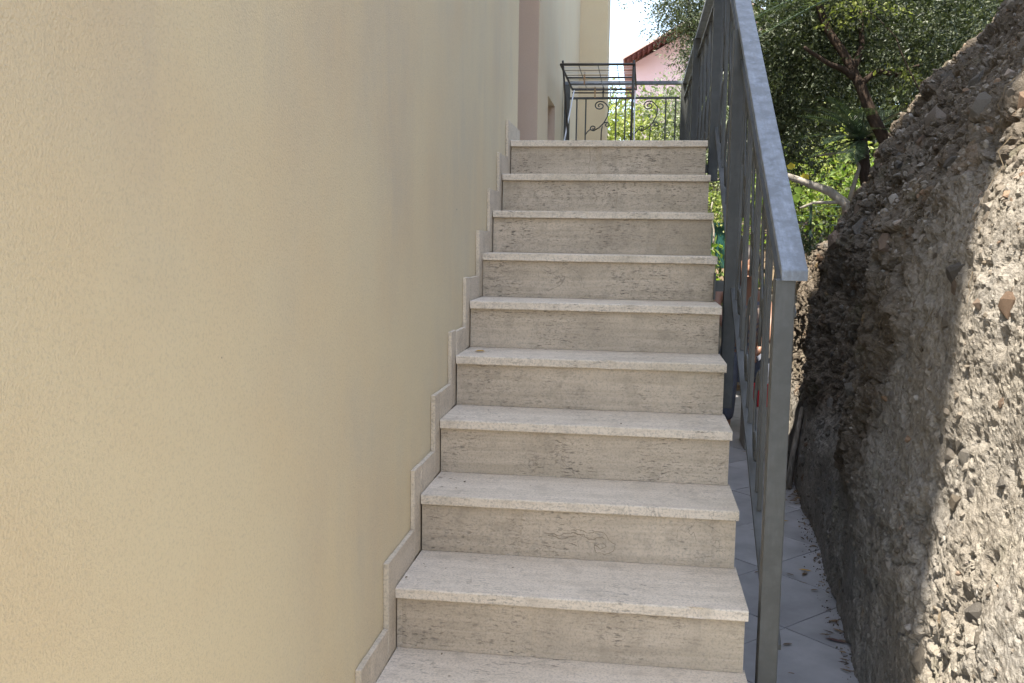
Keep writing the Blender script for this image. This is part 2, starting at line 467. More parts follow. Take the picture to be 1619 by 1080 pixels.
# ground on top of the bank
bx = np.linspace(0, 14, 30); by = np.linspace(-6.5, 9, 40)
BX, BY = np.meshgrid(bx, by, indexing='ij')
BZ = 4.1 + .25 * BX + .1 * fbm(BX, BY, 3, 5)
XB = rock_x(BY, np.full_like(BY, 4.1)) - .05 + BX
bt = np_mesh('hillside', np.stack([XB.ravel(), BY.ravel(), BZ.ravel()], 1), grid_faces(30, 40), SOIL, smooth=True)
tag(bt, 'earth hillside above the rock bank', 'hillside', kind='structure')

# single stones set in the bank
def hull_mesh(name, seed, flat):
    r = random.Random(seed); bm = bmesh.new()
    for _ in range(15):
        v = Vector((r.gauss(0, 1), r.gauss(0, 1), r.gauss(0, 1))).normalized() * r.uniform(.8, 1.05)
        bm.verts.new((v.x * flat[0], v.y * flat[1], v.z * flat[2]))
    res = bmesh.ops.convex_hull(bm, input=bm.verts)
    bmesh.ops.delete(bm, geom=[g for g in res['geom_interior'] if isinstance(g, bmesh.types.BMVert)], context='VERTS')
    bmesh.ops.recalc_face_normals(bm, faces=bm.faces)
    me = bpy.data.meshes.new(name); bm.to_mesh(me); bm.free(); me.materials.append(STONEM)
    return me
hulls = [hull_mesh('stone', 100 + i, [(.6, 1, .8), (.5, 1, .55), (.7, .9, 1), (.45, 1, .7)][i % 4]) for i in range(14)]
def rock_at(y, z):
    i = min(len(ry) - 1, int(np.searchsorted(ry, y))); j = min(len(rz) - 1, int(np.searchsorted(rz, z)))
    return float(VX[i, j]), float(VZ[i, j])
rs = random.Random(5)
ns = 0
while ns < 292:
    y = rs.uniform(-2.5, 1.6); z = rs.uniform(-1.75, 1.0)
    if z > .1 and rs.random() < .25: continue
    up_ = z > -.55
    size = (rs.uniform(.022, .055) if rs.random() < .68 else rs.uniform(.055, .11)) if up_ else (rs.uniform(.012, .028) if rs.random() < .7 else rs.uniform(.028, .06))
    x, zz = rock_at(y, z)
    o = bpy.data.objects.new('stone', rs.choice(hulls)); link(o, rock)
    o.location = (x + size * .25, y, zz); o.scale = (size,) * 3
    o.rotation_euler = (rs.uniform(-.9, .2), rs.uniform(-.5, .5), rs.uniform(-.5, .5))
    ns += 1

# loose gravel and chips pressed into the bank: too many to count
def chips(name, pts, sizes, m, label, parent=None):
    g = np.random.default_rng(3); bases = []
    for h_ in hulls[:8]:
        n = len(h_.vertices); co = np.zeros(n * 3, np.float32); h_.vertices.foreach_get('co', co)
        bases.append((co.reshape(-1, 3), np.array([list(p.vertices)[:3] for p in h_.polygons], np.int32)))
    VV = []; FF = []; off = 0
    for p, sz in zip(pts, sizes):
        b, f_ = bases[g.integers(0, 8)]
        q_ = g.normal(size=4); q_ /= np.linalg.norm(q_); a, b1, c1, d1 = q_
        Rm = np.array([[1-2*(c1*c1+d1*d1), 2*(b1*c1-a*d1), 2*(b1*d1+a*c1)], [2*(b1*c1+a*d1), 1-2*(b1*b1+d1*d1), 2*(c1*d1-a*b1)], [2*(b1*d1-a*c1), 2*(c1*d1+a*b1), 1-2*(b1*b1+c1*c1)]])
        VV.append(b @ Rm.T * sz + np.array(p)); FF.append(f_ + off); off += len(b)
    o = np_mesh(name, np.concatenate(VV), np.concatenate(FF), m, parent); tag(o, label, kind='stuff'); return o
GRAV = NT('gravel', .92, .15); gg = GRAV.n.new('ShaderNodeNewGeometry'); gv = GRAV.coords()
gc = GRAV.ramp(gg.outputs['Random Per Island'], [(0., (.08, .065, .05)), (.35, (.20, .17, .135)), (.6, (.28, .25, .21)), (.8, (.15, .12, .085)), (.9, (.34, .32, .29)), (1., (.25, .16, .10))])
GRAV.color(GRAV.mix(GRAV.ramp(GRAV.noise(gv, 60, 4, .7), [(.35, .5), (.6, 0.)]), gc, (.10, .085, .065))); GRAV.bump(GRAV.noise(gv, 140, 4, .7), .004, .9)
gp = []; gs = []; gr_ = random.Random(12)
while len(gp) < 7000:
    y = gr_.uniform(-2.6, 1.5); z = gr_.uniform(-1.85, 1.1)
    dens = .9 if z > -.5 else (.75 if -.9 < y < .6 and z > -1.2 else .22)
    if mnoise.noise(Vector((y * 3, z * 3, 4))) * .5 + .45 < gr_.random() * .9 or gr_.random() > dens: continue
    x, zz = rock_at(y, z); sz = .0035 + .016 * gr_.random() ** 3 + (.006 if z > -.4 else 0)
    gp.append((x + sz * .15, y, zz)); gs.append(sz)
chips('gravel', gp, gs, GRAV.m, 'gravel and stone chips stuck in the rock bank', rock)
gp = []; gs = []
for k in range(600):
    y = gr_.uniform(-2.3, 1.4); gp.append((X0B(y) - abs(gr_.gauss(0, .03)) + .02, y, -1.868)); gs.append(.0012 + .006 * gr_.random() ** 3)
o = chips('path_grit', gp, gs, GRAV.m, 'grit and crumbs of earth fallen along the foot of the bank'); o['category'] = 'grit'

# ------------------------------------------------------------------ house
XW = -.015
house = empty('house', (-3, -1, -1.87), 'cream stuccoed house wall filling the left, climbing beside the stairs', 'house')
w = MB(); w.box(-6, XW, -3.93, .35, -1.95, 5.0); w.build('wall', STUCCO, house, bevel=.006)  # unseen top height is set for the shadow it throws on the bank
w = MB(); w.box(-6, XW - .003, -3.927, -2.75, 5.002, 10.9); w.build('shade_storey', STUCCO, house)  # unseen storey added to cast the shade on the bank
w = MB(); w.box(-6.3, XW + .06, -3.98, -2.7, 10.903, 11.06); w.build('roof', CONC, house)  # out-of-view cap on the added shading storey
w = MB(); w.box(-6, -.80, .353, 1.947, -1.95, 4.8); w.build('recess_wall', STUCCO_PINK, house)
w = MB(); w.box(-.797, XW - .004, .3535, 1.9465, 2.35, 5.2); w.build('recess_shade_block', STUCCO2, house)  # unseen block added over the recess to keep sun off the landing rail
w = MB(); w.box(-.795, -.79 + .04, .62, 1.52, .0, 2.05); dr = w.build('door', mat_plain('door_wood', (.17, .09, .05), .5, .4, .25, 6), house)
w = MB(); w.box(-.748, -.70, 1.42, 1.46, .95, 1.08); w.build('handle', METAL, dr)
w = MB(); w.box(-.60, -.094, 1.937, 1.949, -1.95, 4.8); w.build('jamb', STUCCO_PINK, house)
# far wall with a low opening
XF = -.09
w = MB()
w.box(-6, XF, 1.95, 2.62, -1.95, 5.22); w.box(-6, XF, 3.17, 5.95, -1.95, 5.22)
w.box(-6, XF, 2.62, 3.17, .60, 5.22); w.box(-6, XF, 2.62, 3.17, -1.95, -.02); w.box(-6, -.34, 2.62, 3.17, -.02, .6)
w.build('far_wall', STUCCO2, house)
RED = mat_plain('shutter_brown', (.30, .17, .115), .6, .3, .2, 10)
w = MB(); w.box(-.335, -.30, 2.63, 3.16, 0, .59); sh = w.build('shutter', RED, house)
w = MB()
for k in range(9): w.box(-.299, -.285, 2.66, 3.13, .04 + k * .06, .075 + k * .06)
w.build('slat', RED, sh)
w = MB(); w.box(-.28, XF + .002, 3.158, 3.172, -.01, .598); w.build('reveal', STUCCO_PINK, house)
w = MB(); w.box(-6, .205, 5.952, 6.7, -1.95, 3.6); w.build('wing', STUCCO_Y, house)

# ------------------------------------------------------------------ stairs
RUN, RISE, WID, OV, TT = .2556, .17, .897, .016, .0283
DY = [-.0029, -.0051, .0012, .0053, .0004, .0045, .0078, .0075, -.0186, 0, 0]
DZ = [0, -.0012, .0011, 0, -.0001, .0002, -.0004, -.0006, -.0003, .001, .0004]
SY = [-(k) * RUN + DY[k] for k in range(11)]
SZ = [-(k) * RISE + DZ[k] for k in range(11)]
NS = 11
stairs = empty('staircase', (.45, -1.2, -1.87), 'travertine stairs rising between cream wall and grey railing', 'stairs')
def slab(name, x0, x1, y0, y1, z0, z1, m, seed, r=.004, jit=.0008):
    """stone slab with a worn, slightly chipped front edge"""
    n = 70; prof = [(y1, z1), (y0 + r, z1), (y0 + r * .3, z1 - r * .3), (y0, z1 - r), (y0, z0 + r * .6), (y0 + r * .5, z0), (y1, z0)]
    V = []; F = []; k = len(prof)
    for i in range(n + 1):
        x = x0 + (x1 - x0) * i / n
        for j, (a, b) in enumerate(prof):
            e = 0
            if 1 <= j <= 5:
                e = jit * 1.6 * mnoise.noise(Vector((x * 28, j * .6, seed * 3.7)))
                c = mnoise.noise(Vector((x * 16, 2.5, seed * 5.1)))
                if j in (2, 3, 4) and c > .46: e += (c - .46) * .024
            V.append((x, a + max(e, -.0008), b - (max(e, 0) * .6 if j in (1, 2) else 0)))
    for i in range(n):
        for j in range(k):
            a = i*k + j; b = i*k + (j+1) % k
            F.append((a, b, b + k, a + k))
    F.append(tuple(range(k))); F.append(tuple(n*k + j for j in range(k - 1, -1, -1)))
    mb = MB(); mb.add(V, F)
    o = mb.build(name, m, stairs)
    return o
for k in range(NS):
    yb = .33 if k == 0 else SY[k-1] + OV + .018
    slab('tread', .0012, WID, SY[k], yb, SZ[k] - TT, SZ[k], TREAD, k)
    zb = (SZ[k+1] if k + 1 < NS else -1.872)
    slab('riser', .0014, WID - .0062, SY[k] + OV, SY[k] + OV + .02, zb + .0006, SZ[k] - TT - .0006, RISER, k + 40, .0015, .0004)
# natural veins and hairline cracks in some risers
VEIN = mat_plain('stone_vein', (.29, .235, .165), .8, .2, .3, 60, 0)
def vein(k, pts, wd):
    y = SY[k] + OV - .0006; mb = MB(); V = []; n = len(pts)
    for i, (x, z) in enumerate(pts):
        a = pts[max(i - 1, 0)]; b = pts[min(i + 1, n - 1)]; dx, dz = b[0] - a[0], b[1] - a[1]; L = math.hypot(dx, dz) or 1
        w_ = wd * (.5 + .5 * abs(math.sin(i * 1.7 + k)))
        V += [(x - dz / L * w_, y, z + dx / L * w_), (x + dz / L * w_, y, z - dx / L * w_)]
    mb.add(V, [(2*i, 2*i + 1, 2*i + 3, 2*i + 2) for i in range(n - 1)])
    return mb.build('vein', VEIN, stairs)
def wig(pts, n=5, amp=.0025, sd=1):
    r = random.Random(sd); out = []
    for (a, b), (c, d) in zip(pts, pts[1:]):
        for i in range(n): t = i / n; out.append((a + (c - a) * t + r.uniform(-amp, amp), b + (d - b) * t + r.uniform(-amp, amp)))
    return out + [pts[-1]]
z7 = SZ[8]
vein(7, wig([(.435, z7 + .085), (.46, z7 + .088), (.485, z7 + .078), (.505, z7 + .086), (.53, z7 + .08), (.545, z7 + .06), (.56, z7 + .05), (.555, z7 + .03), (.53, z7 + .02), (.505, z7 + .025), (.50, z7 + .045), (.515, z7 + .05)], 4, .002, 3), .0009)
vein(7, wig([(.36, z7 + .075), (.40, z7 + .068), (.44, z7 + .078), (.47, z7 + .07)], 5, .003, 4), .0009)
vein(7, wig([(.50, z7 + .045), (.52, z7 + .034), (.535, z7 + .045), (.525, z7 + .055)], 3, .002, 5), .0010)
vein(7, wig([(.44, z7 + .08), (.47, z7 + .072), (.49, z7 + .06), (.515, z7 + .07), (.53, z7 + .066)], 4, .003, 15), .0012)
vein(7, wig([(.37, z7 + .066), (.41, z7 + .06), (.45, z7 + .066)], 5, .004, 16), .0011)
vein(0, wig([(.365, SZ[1] + .142), (.37, SZ[1] + .09), (.362, SZ[1] + .05), (.372, SZ[1] + .002)], 5, .002, 6), .0010)
vein(1, wig([(.50, SZ[2] + .14), (.505, SZ[2] + .08), (.498, SZ[2] + .03), (.502, SZ[2] + .002)], 5, .002, 7), .0008)
# concrete body under the slabs
w = MB()
for k in range(NS):
    w.box(.002, WID - .012, SY[k] + OV + .021, .33 if k == 0 else SY[k-1] + OV + .0205, -1.95, SZ[k] - TT - .001)
w.build('core', CONC, stairs)
# stepped skirting against the wall
for k in range(NS):
    zt = SZ[k] + .086; zlow = (SZ[k+1] if k + 1 < NS else -1.87)
    w = MB(); w.box(XW + .0006, .0 + random.uniform(-.0022, .0006), SY[k] - .062, SY[k] + OV - .002, zlow + .001, zt)
    w.build('skirting_board', SKIRT, stairs, bevel=.0014, seg=1)
    y1 = .345 if k == 0 else SY[k-1] - .064
    w = MB(); w.box(XW + .0008, .0 + random.uniform(-.0022, .0006), SY[k] + OV, y1, SZ[k] - .02, zt - random.uniform(.001, .005))
    w.build('skirting_board', SKIRT, stairs, bevel=.0014, seg=1)
# landing
w = MB(); w.box(XF + .001, .897, .332, 4.05, -.22, -.012); land = w.build('landing', CONC); tag(land, 'raised landing slab at the top of the stairs', 'landing', kind='structure')
w = MB(); w.box(0, .3, 0, .3, 0, .011)
t0 = None
for i in range(3):
    for j in range(12):
        if t0 is None: o = t0 = w.build('tile', TREAD, land, bevel=.0008, seg=1)
        else: o = t0.copy(); link(o, land)
        o.location = (-.085 + i * .3035 + .01, .336 + j * .3035, -.0118); o.scale = (1, 1, 1)

# ------------------------------------------------------------------ railings
XR = .967
def hz(y):                     # top of the stair handrail
    return -.5188 + RISE / RUN * (y + 2.0675)
LAND_H = .915
YTOP = -2.0675 + (LAND_H + .5188) / (RISE / RUN)     # where it meets the landing handrail
SL = RISE / RUN
rail = empty('stair_railing', (XR, -1.0, -1.87), 'grey painted metal stair railing with wide flat handrail and scrollwork', 'railing')
def sloped(name, x0, x1, y0, y1, ztop, th, m, parent, bevel=.002):
    w = MB(); w.prism([(y0, ztop(y0) - th), (y1, ztop(y1) - th), (y1, ztop(y1)), (y0, ztop(y0))], x0, x1)
    return w.build(name, m, parent, bevel=bevel)
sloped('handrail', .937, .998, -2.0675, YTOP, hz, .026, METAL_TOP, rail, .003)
sub = lambda y: hz(y) - .135
bot = lambda y: .10 + SL * (y - .325)
sloped('upper_bar', XR - .017, XR + .017, -2.02, YTOP, sub, .012, METAL, rail, .0015)
sloped('bottom_bar', XR - .019, XR + .019, -2.02, .325, bot, .014, METAL, rail, .0015)
def post(y, z0, z1, parent, x=XR, s=.0235, name='post'):
    w = MB(); w.box(x - s - .018, x + s - .018, y, y + 2 * s, z0, z1); return w.build(name, METAL, parent, bevel=.003)
post(-2.06, -1.87, hz(-2.06) - .027, rail)
post(-.765, -1.085, hz(-.765) - .027, rail)
post(.325, -.16, hz(.325) - .027, rail)
for (y, z) in ((-.74, -.99), (-.74, -.62), (.35, -.10)):
    w = MB(); w.box(.886, XR - .043, y - .02, y + .02, z - .02, z + .02); w.box(.886, .892, y - .05, y + .05, z - .05, z + .05)
    w.build('bracket', METAL, rail)
# scroll in panel coordinates (u across 0..265 mm, v down), built once flat then placed
def spiral(cx, cy, r0, r1, a0, a1, n=26):
    return [(cx + (r0 + (r1 - r0) * i / n) * math.cos(a0 + (a1 - a0) * i / n), cy + (r0 + (r1 - r0) * i / n) * math.sin(a0 + (a1 - a0) * i / n)) for i in range(n + 1)]
S = .000877
def scroll_lines():
    big = spiral(140, -82, 10, 62, R(250), R(250) - R(610), 40)
    # continues from its outer end down the right side
    e = big[-1]
    tail = [(e[0] + 42, e[1] - 4 + 8), (222, -95), (226, -150), (215, -215), (185, -285), (140, -345), (85, -385)]
    tail = tail[1:]
    lines = [big[:-3] + [(200, -60), (214, -85)] + tail + spiral(78, -352, 34, 10, R(285), R(285) - R(430), 18)]
    lines.append([(165, -318), (178, -290)] + spiral(212, -312, 31, 9, R(140), R(140) - R(420), 18))
    lines.append([(168, -330), (160, -370), (158, -430), (158, -520)])
    lines.append([(88, -383), (45, -372), (20, -400), (0, -440)])
    lo = [[(u, -880 - v * .9 - 30) for u, v in ln] for ln in lines[:1]]
    return lines + lo
SCR = scroll_lines()
def make_scroll(place, name, parent, r=.0055):
    w = MB()
    for ln in SCR:
        w.tube([place(u * S, v * S) for u, v in ln], r, 5)
    return w.build(name, METAL, parent, smooth=True)
def bars_between(y0, y1, parent, top, bottom, fit=True):
    bs, pw = .066, .205; per = bs * 2 + pw
    n = max(1, round((y1 - y0 - bs) / per)); k = (y1 - y0) / (n * per + bs)
    y = y0
    out = []
    for i in range(n):
        for g in (bs, bs):
            y += g * k; out.append(('b', y))
        out.append(('s', y, y + pw * k)); y += pw * k
    out.append(('b', y))
    for it in out:
        if it[0] == 'b':
            w = MB(); yy = it[1]; w.box(XR - .006, XR + .006, yy - .006, yy + .006, bottom(yy), top(yy)); w.build('baluster', METAL, parent)
        else:
            ya, yb = it[1], it[2]
            hh = top((ya + yb) / 2) - bottom((ya + yb) / 2)
            f = (yb - ya) / .265; g = hh / (1.69 * .0 + .80)
            make_scroll(lambda u, v: (XR, ya + u * f, top(ya + u * f) + v * g), 'scroll', parent)
for a, b in ((-2.013, -.765), (-.718, .325)):
    bars_between(a, b, rail, lambda y: sub(y) - .012, lambda y: bot(y) - .002)
# landing railing: side run and end run
lrail = empty('landing_railing', (XR, 3.9, 0), 'dark grey scrollwork railing around the landing at the top', 'railing')
YE = 3.93
w = MB(); w.box(.937, .998, YTOP + .004, YE + .03, LAND_H - .026, LAND_H); w.build('handrail', METAL_TOP, lrail, bevel=.003)
w = MB(); w.box(XR - .017, XR + .017, YTOP, YE, LAND_H - .147, LAND_H - .135); w.build('upper_bar', METAL, lrail)
w = MB(); w.box(XR - .019, XR + .019, .375, YE, .086, .10); w.build('bottom_bar', METAL, lrail)
for y in (2.1, YE - .03): post(y, -.15, LAND_H - .027, lrail)
ltop = lambda y: (LAND_H - .147 if y > YTOP else sub(y) - .012)
for a, b in ((.372, 2.1), (2.147, YE - .03)):
    bars_between(a, b, lrail, ltop, lambda y: .098)
w = MB(); w.box(XF + .012, .936, YE - .03, YE + .03, LAND_H - .0265, LAND_H - .0005); w.build('handrail', METAL_TOP, lrail, bevel=.003)
w = MB(); w.box(XF + .012, XR - .05, YE - .017, YE + .017, LAND_H - .148, LAND_H - .132); w.build('upper_bar', METAL, lrail)
w = MB(); w.box(XF + .012, XR - .05, YE - .019, YE + .019, .084, .099); w.build('bottom_bar', METAL, lrail)
w = MB(); w.box(XF + .012, XF + .062, YE - .025, YE + .025, -.15, LAND_H - .027); w.build('post', METAL, lrail, bevel=.003)
def end_x(cu): return XF + .035 + (cu - 300) * S
for cu in (400, 490, 790, 880, 970, 1275, 1370):
    x = end_x(cu); w = MB(); w.box(x - .006, x + .006, YE - .006, YE + .006, .098, LAND_H - .147); w.build('baluster', METAL, lrail)
for cu in (490, 970):
    x = end_x(cu); make_scroll(lambda u, v: (x + u, YE, LAND_H - .147 + v * .8), 'scroll', lrail, .0055)

# ------------------------------------------------------------------ clothes airer on the landing
DARKT = mat_plain('airer_dark_tube', (.06, .055, .05), .4, .5, .2, 30, 0)
WHITET = mat_plain('airer_white_tube', (.75, .76, .78), .4, .5, .05, 30, 0)
air = empty('clothes_airer', (.27, 3.2, 0), 'folding wire clothes airer standing on the landing with pegs', 'clothes airer')
za = .82
def tb(name, pts, r, m, parent=air, n=6):
    w = MB(); w.tube(pts, r, n); return w.build(name, m, parent, smooth=True)
fr = tb('frame', [(.0, 2.60, za), (.535, 2.62, za), (.545, 3.76, za), (.005, 3.74, za), (.0, 2.60, za)], .0085, DARKT)
tb('cross_bar', [(.004, 3.14, za - .004), (.538, 3.15, za - .004)], .0075, DARKT)
tb('cross_bar', [(.004, 3.72, za - .03), (.538, 3.74, za - .03)], .006, DARKT)
for k in range(16):
    y = 2.66 + k * .068
    tb('wire', [(.004, y, za + .002), (.536, y + .012, za + .002)], .0022, WHITET if k % 3 else DARKT, air, 4)
for x in (.13, .27, .41): tb('wire', [(x, 2.61, za - .003), (x, 3.74, za - .003)], .0025, DARKT, air, 4)
tb('leg', [(.530, 2.63, za + .03), (.525, 2.66, .4), (.52, 2.70, .006)], .0095, DARKT)
tb('leg', [(.012, 2.63, za + .03), (.02, 3.1, .42), (.03, 3.58, .006)], .008, DARKT)
tb('leg', [(.02, 3.73, za - .01), (-.0, 3.2, .40), (-.02, 2.7, .006)], .006, WHITET)
tb('leg', [(.535, 3.74, za - .01), (.54, 3.3, .40), (.55, 2.85, .006)], .006, WHITET)
PEG = [mat_plain('peg_wood', (.45, .28, .15), .7, .2, .2, 20, 0), mat_plain('peg_black', (.02, .02, .02), .5, .4, .1, 20, 0), mat_plain('peg_white', (.7, .7, .7), .5, .4, .1, 20, 0)]
def peg(x, y, mi, label, tilt=0):
    w = MB(); w.box(x - .006, x - .001, y - .008, y + .008, za - .075, za + .02); w.box(x + .001, x + .006, y - .008, y + .008, za - .075, za + .018); w.tube([(x - .009, y, za - .03), (x + .009, y, za - .03)], .004, 6)
    o = w.build('clothes_peg', PEG[mi]); tag(o, label, 'clothes peg', 'pegs on the airer')
peg(.15, 3.02, 0, 'light wooden clothes peg clipped to the airer, nearest the house wall')
peg(.20, 3.70, 0, 'brown wooden clothes peg hanging low at the far edge of airer')
peg(.27, 3.68, 1, 'black clothes peg on the airer against the grey handrail')
peg(.33, 3.71, 2, 'white clothes peg at the middle of the airer far edge')

# ------------------------------------------------------------------ vegetation
BARK_D = mat_bark('bark_dark', (.032, .023, .018), (.075, .053, .040))
BARK_P = mat_bark('bark_pale', (.26, .23, .19), (.42, .39, .34))
LEAF_D = mat_leaf('leaf_dark', (.018, .030, .012), (.135, .155, .085), .28)
LEAF_O = mat_leaf('leaf_olive', (.10, .125, .075), (.30, .33, .22), .3)
LEAF_B = mat_leaf('leaf_bright', (.09, .15, .03), (.28, .36, .10), .45)
LEAF_Y = mat_leaf('leaf_yellowgreen', (.16, .20, .05), (.42, .44, .16), .45)
LEAF_P = mat_leaf('leaf_palm', (.05, .085, .05), (.14, .19, .13), .25, .3)

def leaves(clumps, size, asp=.42, seed=1, droop=.3, shell=.55):
    """clumps: (centre, radii, count); returns V, F of folded leaf blades spread through each volume"""
    g = np.random.default_rng(seed); P = []; 
    for c, r, n in clumps:
        # twigs give the crown its grain: leaves gather round random short lines
        nt = max(3, n // 14)
        d = g.normal(size=(nt, 3)); d /= np.linalg.norm(d, axis=1)[:, None]
        rad = g.random(nt) ** shell
        ctr = d * rad[:, None] * (1 + .18 * g.normal(size=(nt, 1)))
        td = d * .6 + g.normal(size=(nt, 3)) * .5 + np.array([0, 0, -droop])
        td /= np.linalg.norm(td, axis=1)[:, None]
        k = g.integers(0, nt, n); t = g.random(n)
        pos = np.array(c) + ctr[k] * np.array(r) + td[k] * (t[:, None] * size * 7) + g.normal(size=(n, 3)) * size * .45
        P.append(np.concatenate([pos, td[k]], 1))
    P = np.concatenate(P); n = len(P); pos = P[:, :3]; td = P[:, 3:]
    ax = td + g.normal(size=(n, 3)) * .75; ax /= np.linalg.norm(ax, axis=1)[:, None]
    sd_ = np.cross(ax, g.normal(size=(n, 3))); sd_ /= np.linalg.norm(sd_, axis=1)[:, None]
    nn = np.cross(ax, sd_)
    L = size * (.45 + 1.1 * g.random(n) ** 1.5)[:, None]; W = L * asp * .5
    a = pos; b = pos + ax * L * .5 + sd_ * W + nn * L * .06; c_ = pos + ax * L; d_ = pos + ax * L * .5 - sd_ * W + nn * L * .06
    V = np.stack([a, b, c_, d_], 1).reshape(-1, 3)
    F = (np.arange(n)[:, None] * 4 + np.arange(4)[None, :])
    return V, F

def tree(name, base, label, cat, clumps, leafm, barkm, limbs, size, seed, asp=.42, group=None, shell=.55, droop=.3):
    o = empty(name, base, label, cat, group)
    if limbs:
        w = MB()
        for pts, r0, r1 in limbs:
            k = len(pts); dense = []; 
            for i in range(k - 1):
                for s_ in range(4):
                    t = s_ / 4; p = Vector(pts[i]).lerp(Vector(pts[i+1]), t)
                    dense.append(p + Vector((mnoise.noise(p * 3), mnoise.noise(p * 3 + Vector((9, 0, 0))), 0)) * .03 * (1 if i + s_ else 0))
            dense.append(Vector(pts[-1])); kk = len(dense)
            w.tube(dense, [r0 + (r1 - r0) * i / (kk - 1) for i in range(kk)], 9)
        w.build('trunk', barkm, o, smooth=True)
    V, F = leaves(clumps, size, asp, seed, droop, shell)
    np_mesh('crown', V, F, leafm, o)
    return o

# dark small-leaved tree leaning out of the rock bank
limbs = [([(2.44, 2.8, .05), (2.35, 2.8, .28), (2.25, 2.78, .50), (2.17, 2.8, .68), (2.08, 2.85, .84), (1.98, 2.9, 1.02), (1.85, 3.0, 1.35)], .050, .026),
         ([(2.13, 2.82, .74), (2.02, 2.78, .80), (1.90, 2.7, .82), (1.72, 2.6, .92)], .028, .012),
         ([(2.17, 2.8, .70), (2.27, 2.8, .79), (2.42, 2.85, .76), (2.6, 2.9, .85)], .024, .012),
         ([(2.10, 2.83, .80), (2.16, 2.9, .98), (2.2, 3.0, 1.3)], .03, .014)]
dark_clumps = [((1.80, 3.3, 1.20), (.42, .5, .42), 7800), ((2.25, 3.2, 1.30), (.5, .5, .40), 7800), ((1.72, 3.6, .62), (.30, .4, .42), 5700), ((2.75, 3.3, 1.15), (.5, .5, .38), 6300),
               ((1.62, 3.4, .95), (.26, .4, .45), 4500), ((2.55, 2.6, .95), (.30, .3, .22), 2700), ((2.2, 3.9, 1.0), (.6, .4, .5), 7800), ((1.85, 4.2, .45), (.4, .4, .45), 6300), ((3.2, 3.4, 1.5), (.5, .6, .5), 4800),
               ((1.7, 3.2, 1.75), (.6, .6, .35), 4500), ((2.6, 3.2, 1.8), (.7, .6, .35), 4800), ((1.75, 1.9, 2.15), (.75, .6, .28), 5000), ((2.5, 1.9, 2.3), (.7, .7, .30), 4500), ((1.5, 2.6, 2.3), (.6, .6, .3), 3500)]  # last clumps hang above the view, added to shade trunk and foliage
tree('broadleaf_tree', (2.44, 2.8, .05), 'dark small-leaved tree leaning left out of the top of the rock bank', 'tree', dark_clumps, LEAF_D, BARK_D, limbs, .036, 21)
# shrub growing over it; its yellow leaf colour stands in for sunlight
tree('climbing_shrub', (2.3, 2.4, .4), 'bright green shrub hanging over the dark tree at the top edge', 'shrub', [((1.98, 2.6, 1.22), (.10, .1, .06), 260), ((2.12, 2.55, 1.20), (.10, .1, .06), 220), ((2.36, 2.5, .72), (.07, .08, .04), 150)], LEAF_Y, BARK_D,
     [([(2.62, 2.4, .3), (2.45, 2.4, .6), (2.3, 2.45, .95), (2.1, 2.5, 1.15)], .006, .003)], .032, 22, .5)
# olive trees above the landing
tree('olive_tree', (1.2, 10.5, .2), 'dark olive tree whose drooping branches cross the sky', 'tree', [((1.25, 10.4, 3.35), (.62, .7, .42), 8000), ((1.55, 10.2, 2.85), (.40, .6, .45), 5000), ((.95, 10.3, 3.1), (.25, .4, .2), 350), ((2.2, 10.6, 3.2), (.9, .8, .8), 5000), ((1.22, 10.2, 2.55), (.16, .3, .30), 900), ((.85, 10.3, 3.0), (.22, .3, .14), 420), ((1.0, 10.3, 2.9), (.2, .3, .2), 600)], LEAF_D, BARK_D,
     [([(1.75, 10.6, -.4), (1.65, 10.6, 1.2), (1.45, 10.5, 2.3), (1.2, 10.4, 3.3)], .12, .03), ([(1.6, 10.6, 1.6), (1.9, 10.6, 2.5), (2.2, 10.6, 3.2)], .07, .02)], .055, 23, .3, droop=.8)
tree('olive_tree', (1.9, 14, .5), 'pale sunlit olive tree in front of the pink house', 'tree', [((1.95, 14, 2.9), (.55, .7, .7), 7000), ((1.6, 13.8, 2.15), (.5, .6, .4), 3600), ((2.6, 14, 2.8), (.9, .8, .9), 4200)], LEAF_O, BARK_P,
     [([(2.0, 14, .2), (1.95, 14, 1.4), (1.8, 14, 2.6)], .11, .03)], .06, 24, .3)
# shrubs behind the landing railing
hedge = [(.15, 8.6, 1.0, .45, LEAF_Y, 'light green shrub behind the landing railing beside the house wing'),
         (.62, 8.9, .95, .5, LEAF_Y, 'yellow-green shrub behind the first scroll panel of the landing railing'),
         (1.15, 8.7, .95, .5, LEAF_O, 'grey-green shrub behind the right end of the landing railing'),
         (1.75, 8.2, .7, .6, LEAF_O, 'green shrub behind the landing side railing')]
for i, (x, y, z, r, lm, lab) in enumerate(hedge):
    tree('garden_shrub', (x, y, -.4), lab, 'shrub', [((x, y, z), (r * .8, r, .42), 2600), ((x + .1, y - .2, z - .55), (r * .8, r * .9, .45), 1800)], lm, BARK_P,
         [([(x, y, -.6), (x + .03, y, .3), (x, y, z)], .03, .01)], .06, 40 + i, .5, group='shrubs behind the landing')
tree('garden_shrub', (.3, 17, 1.2), 'pale shrubs on the slope below the pink house', 'shrub', [((-.2, 17, 2.3), (1.0, .7, .35), 2600), ((1.4, 17, 2.45), (1.0, .7, .35), 2600)], LEAF_O, BARK_P, [([(.3, 17, .8), (.4, 17, 2.2)], .05, .02)], .09, 47, .5)
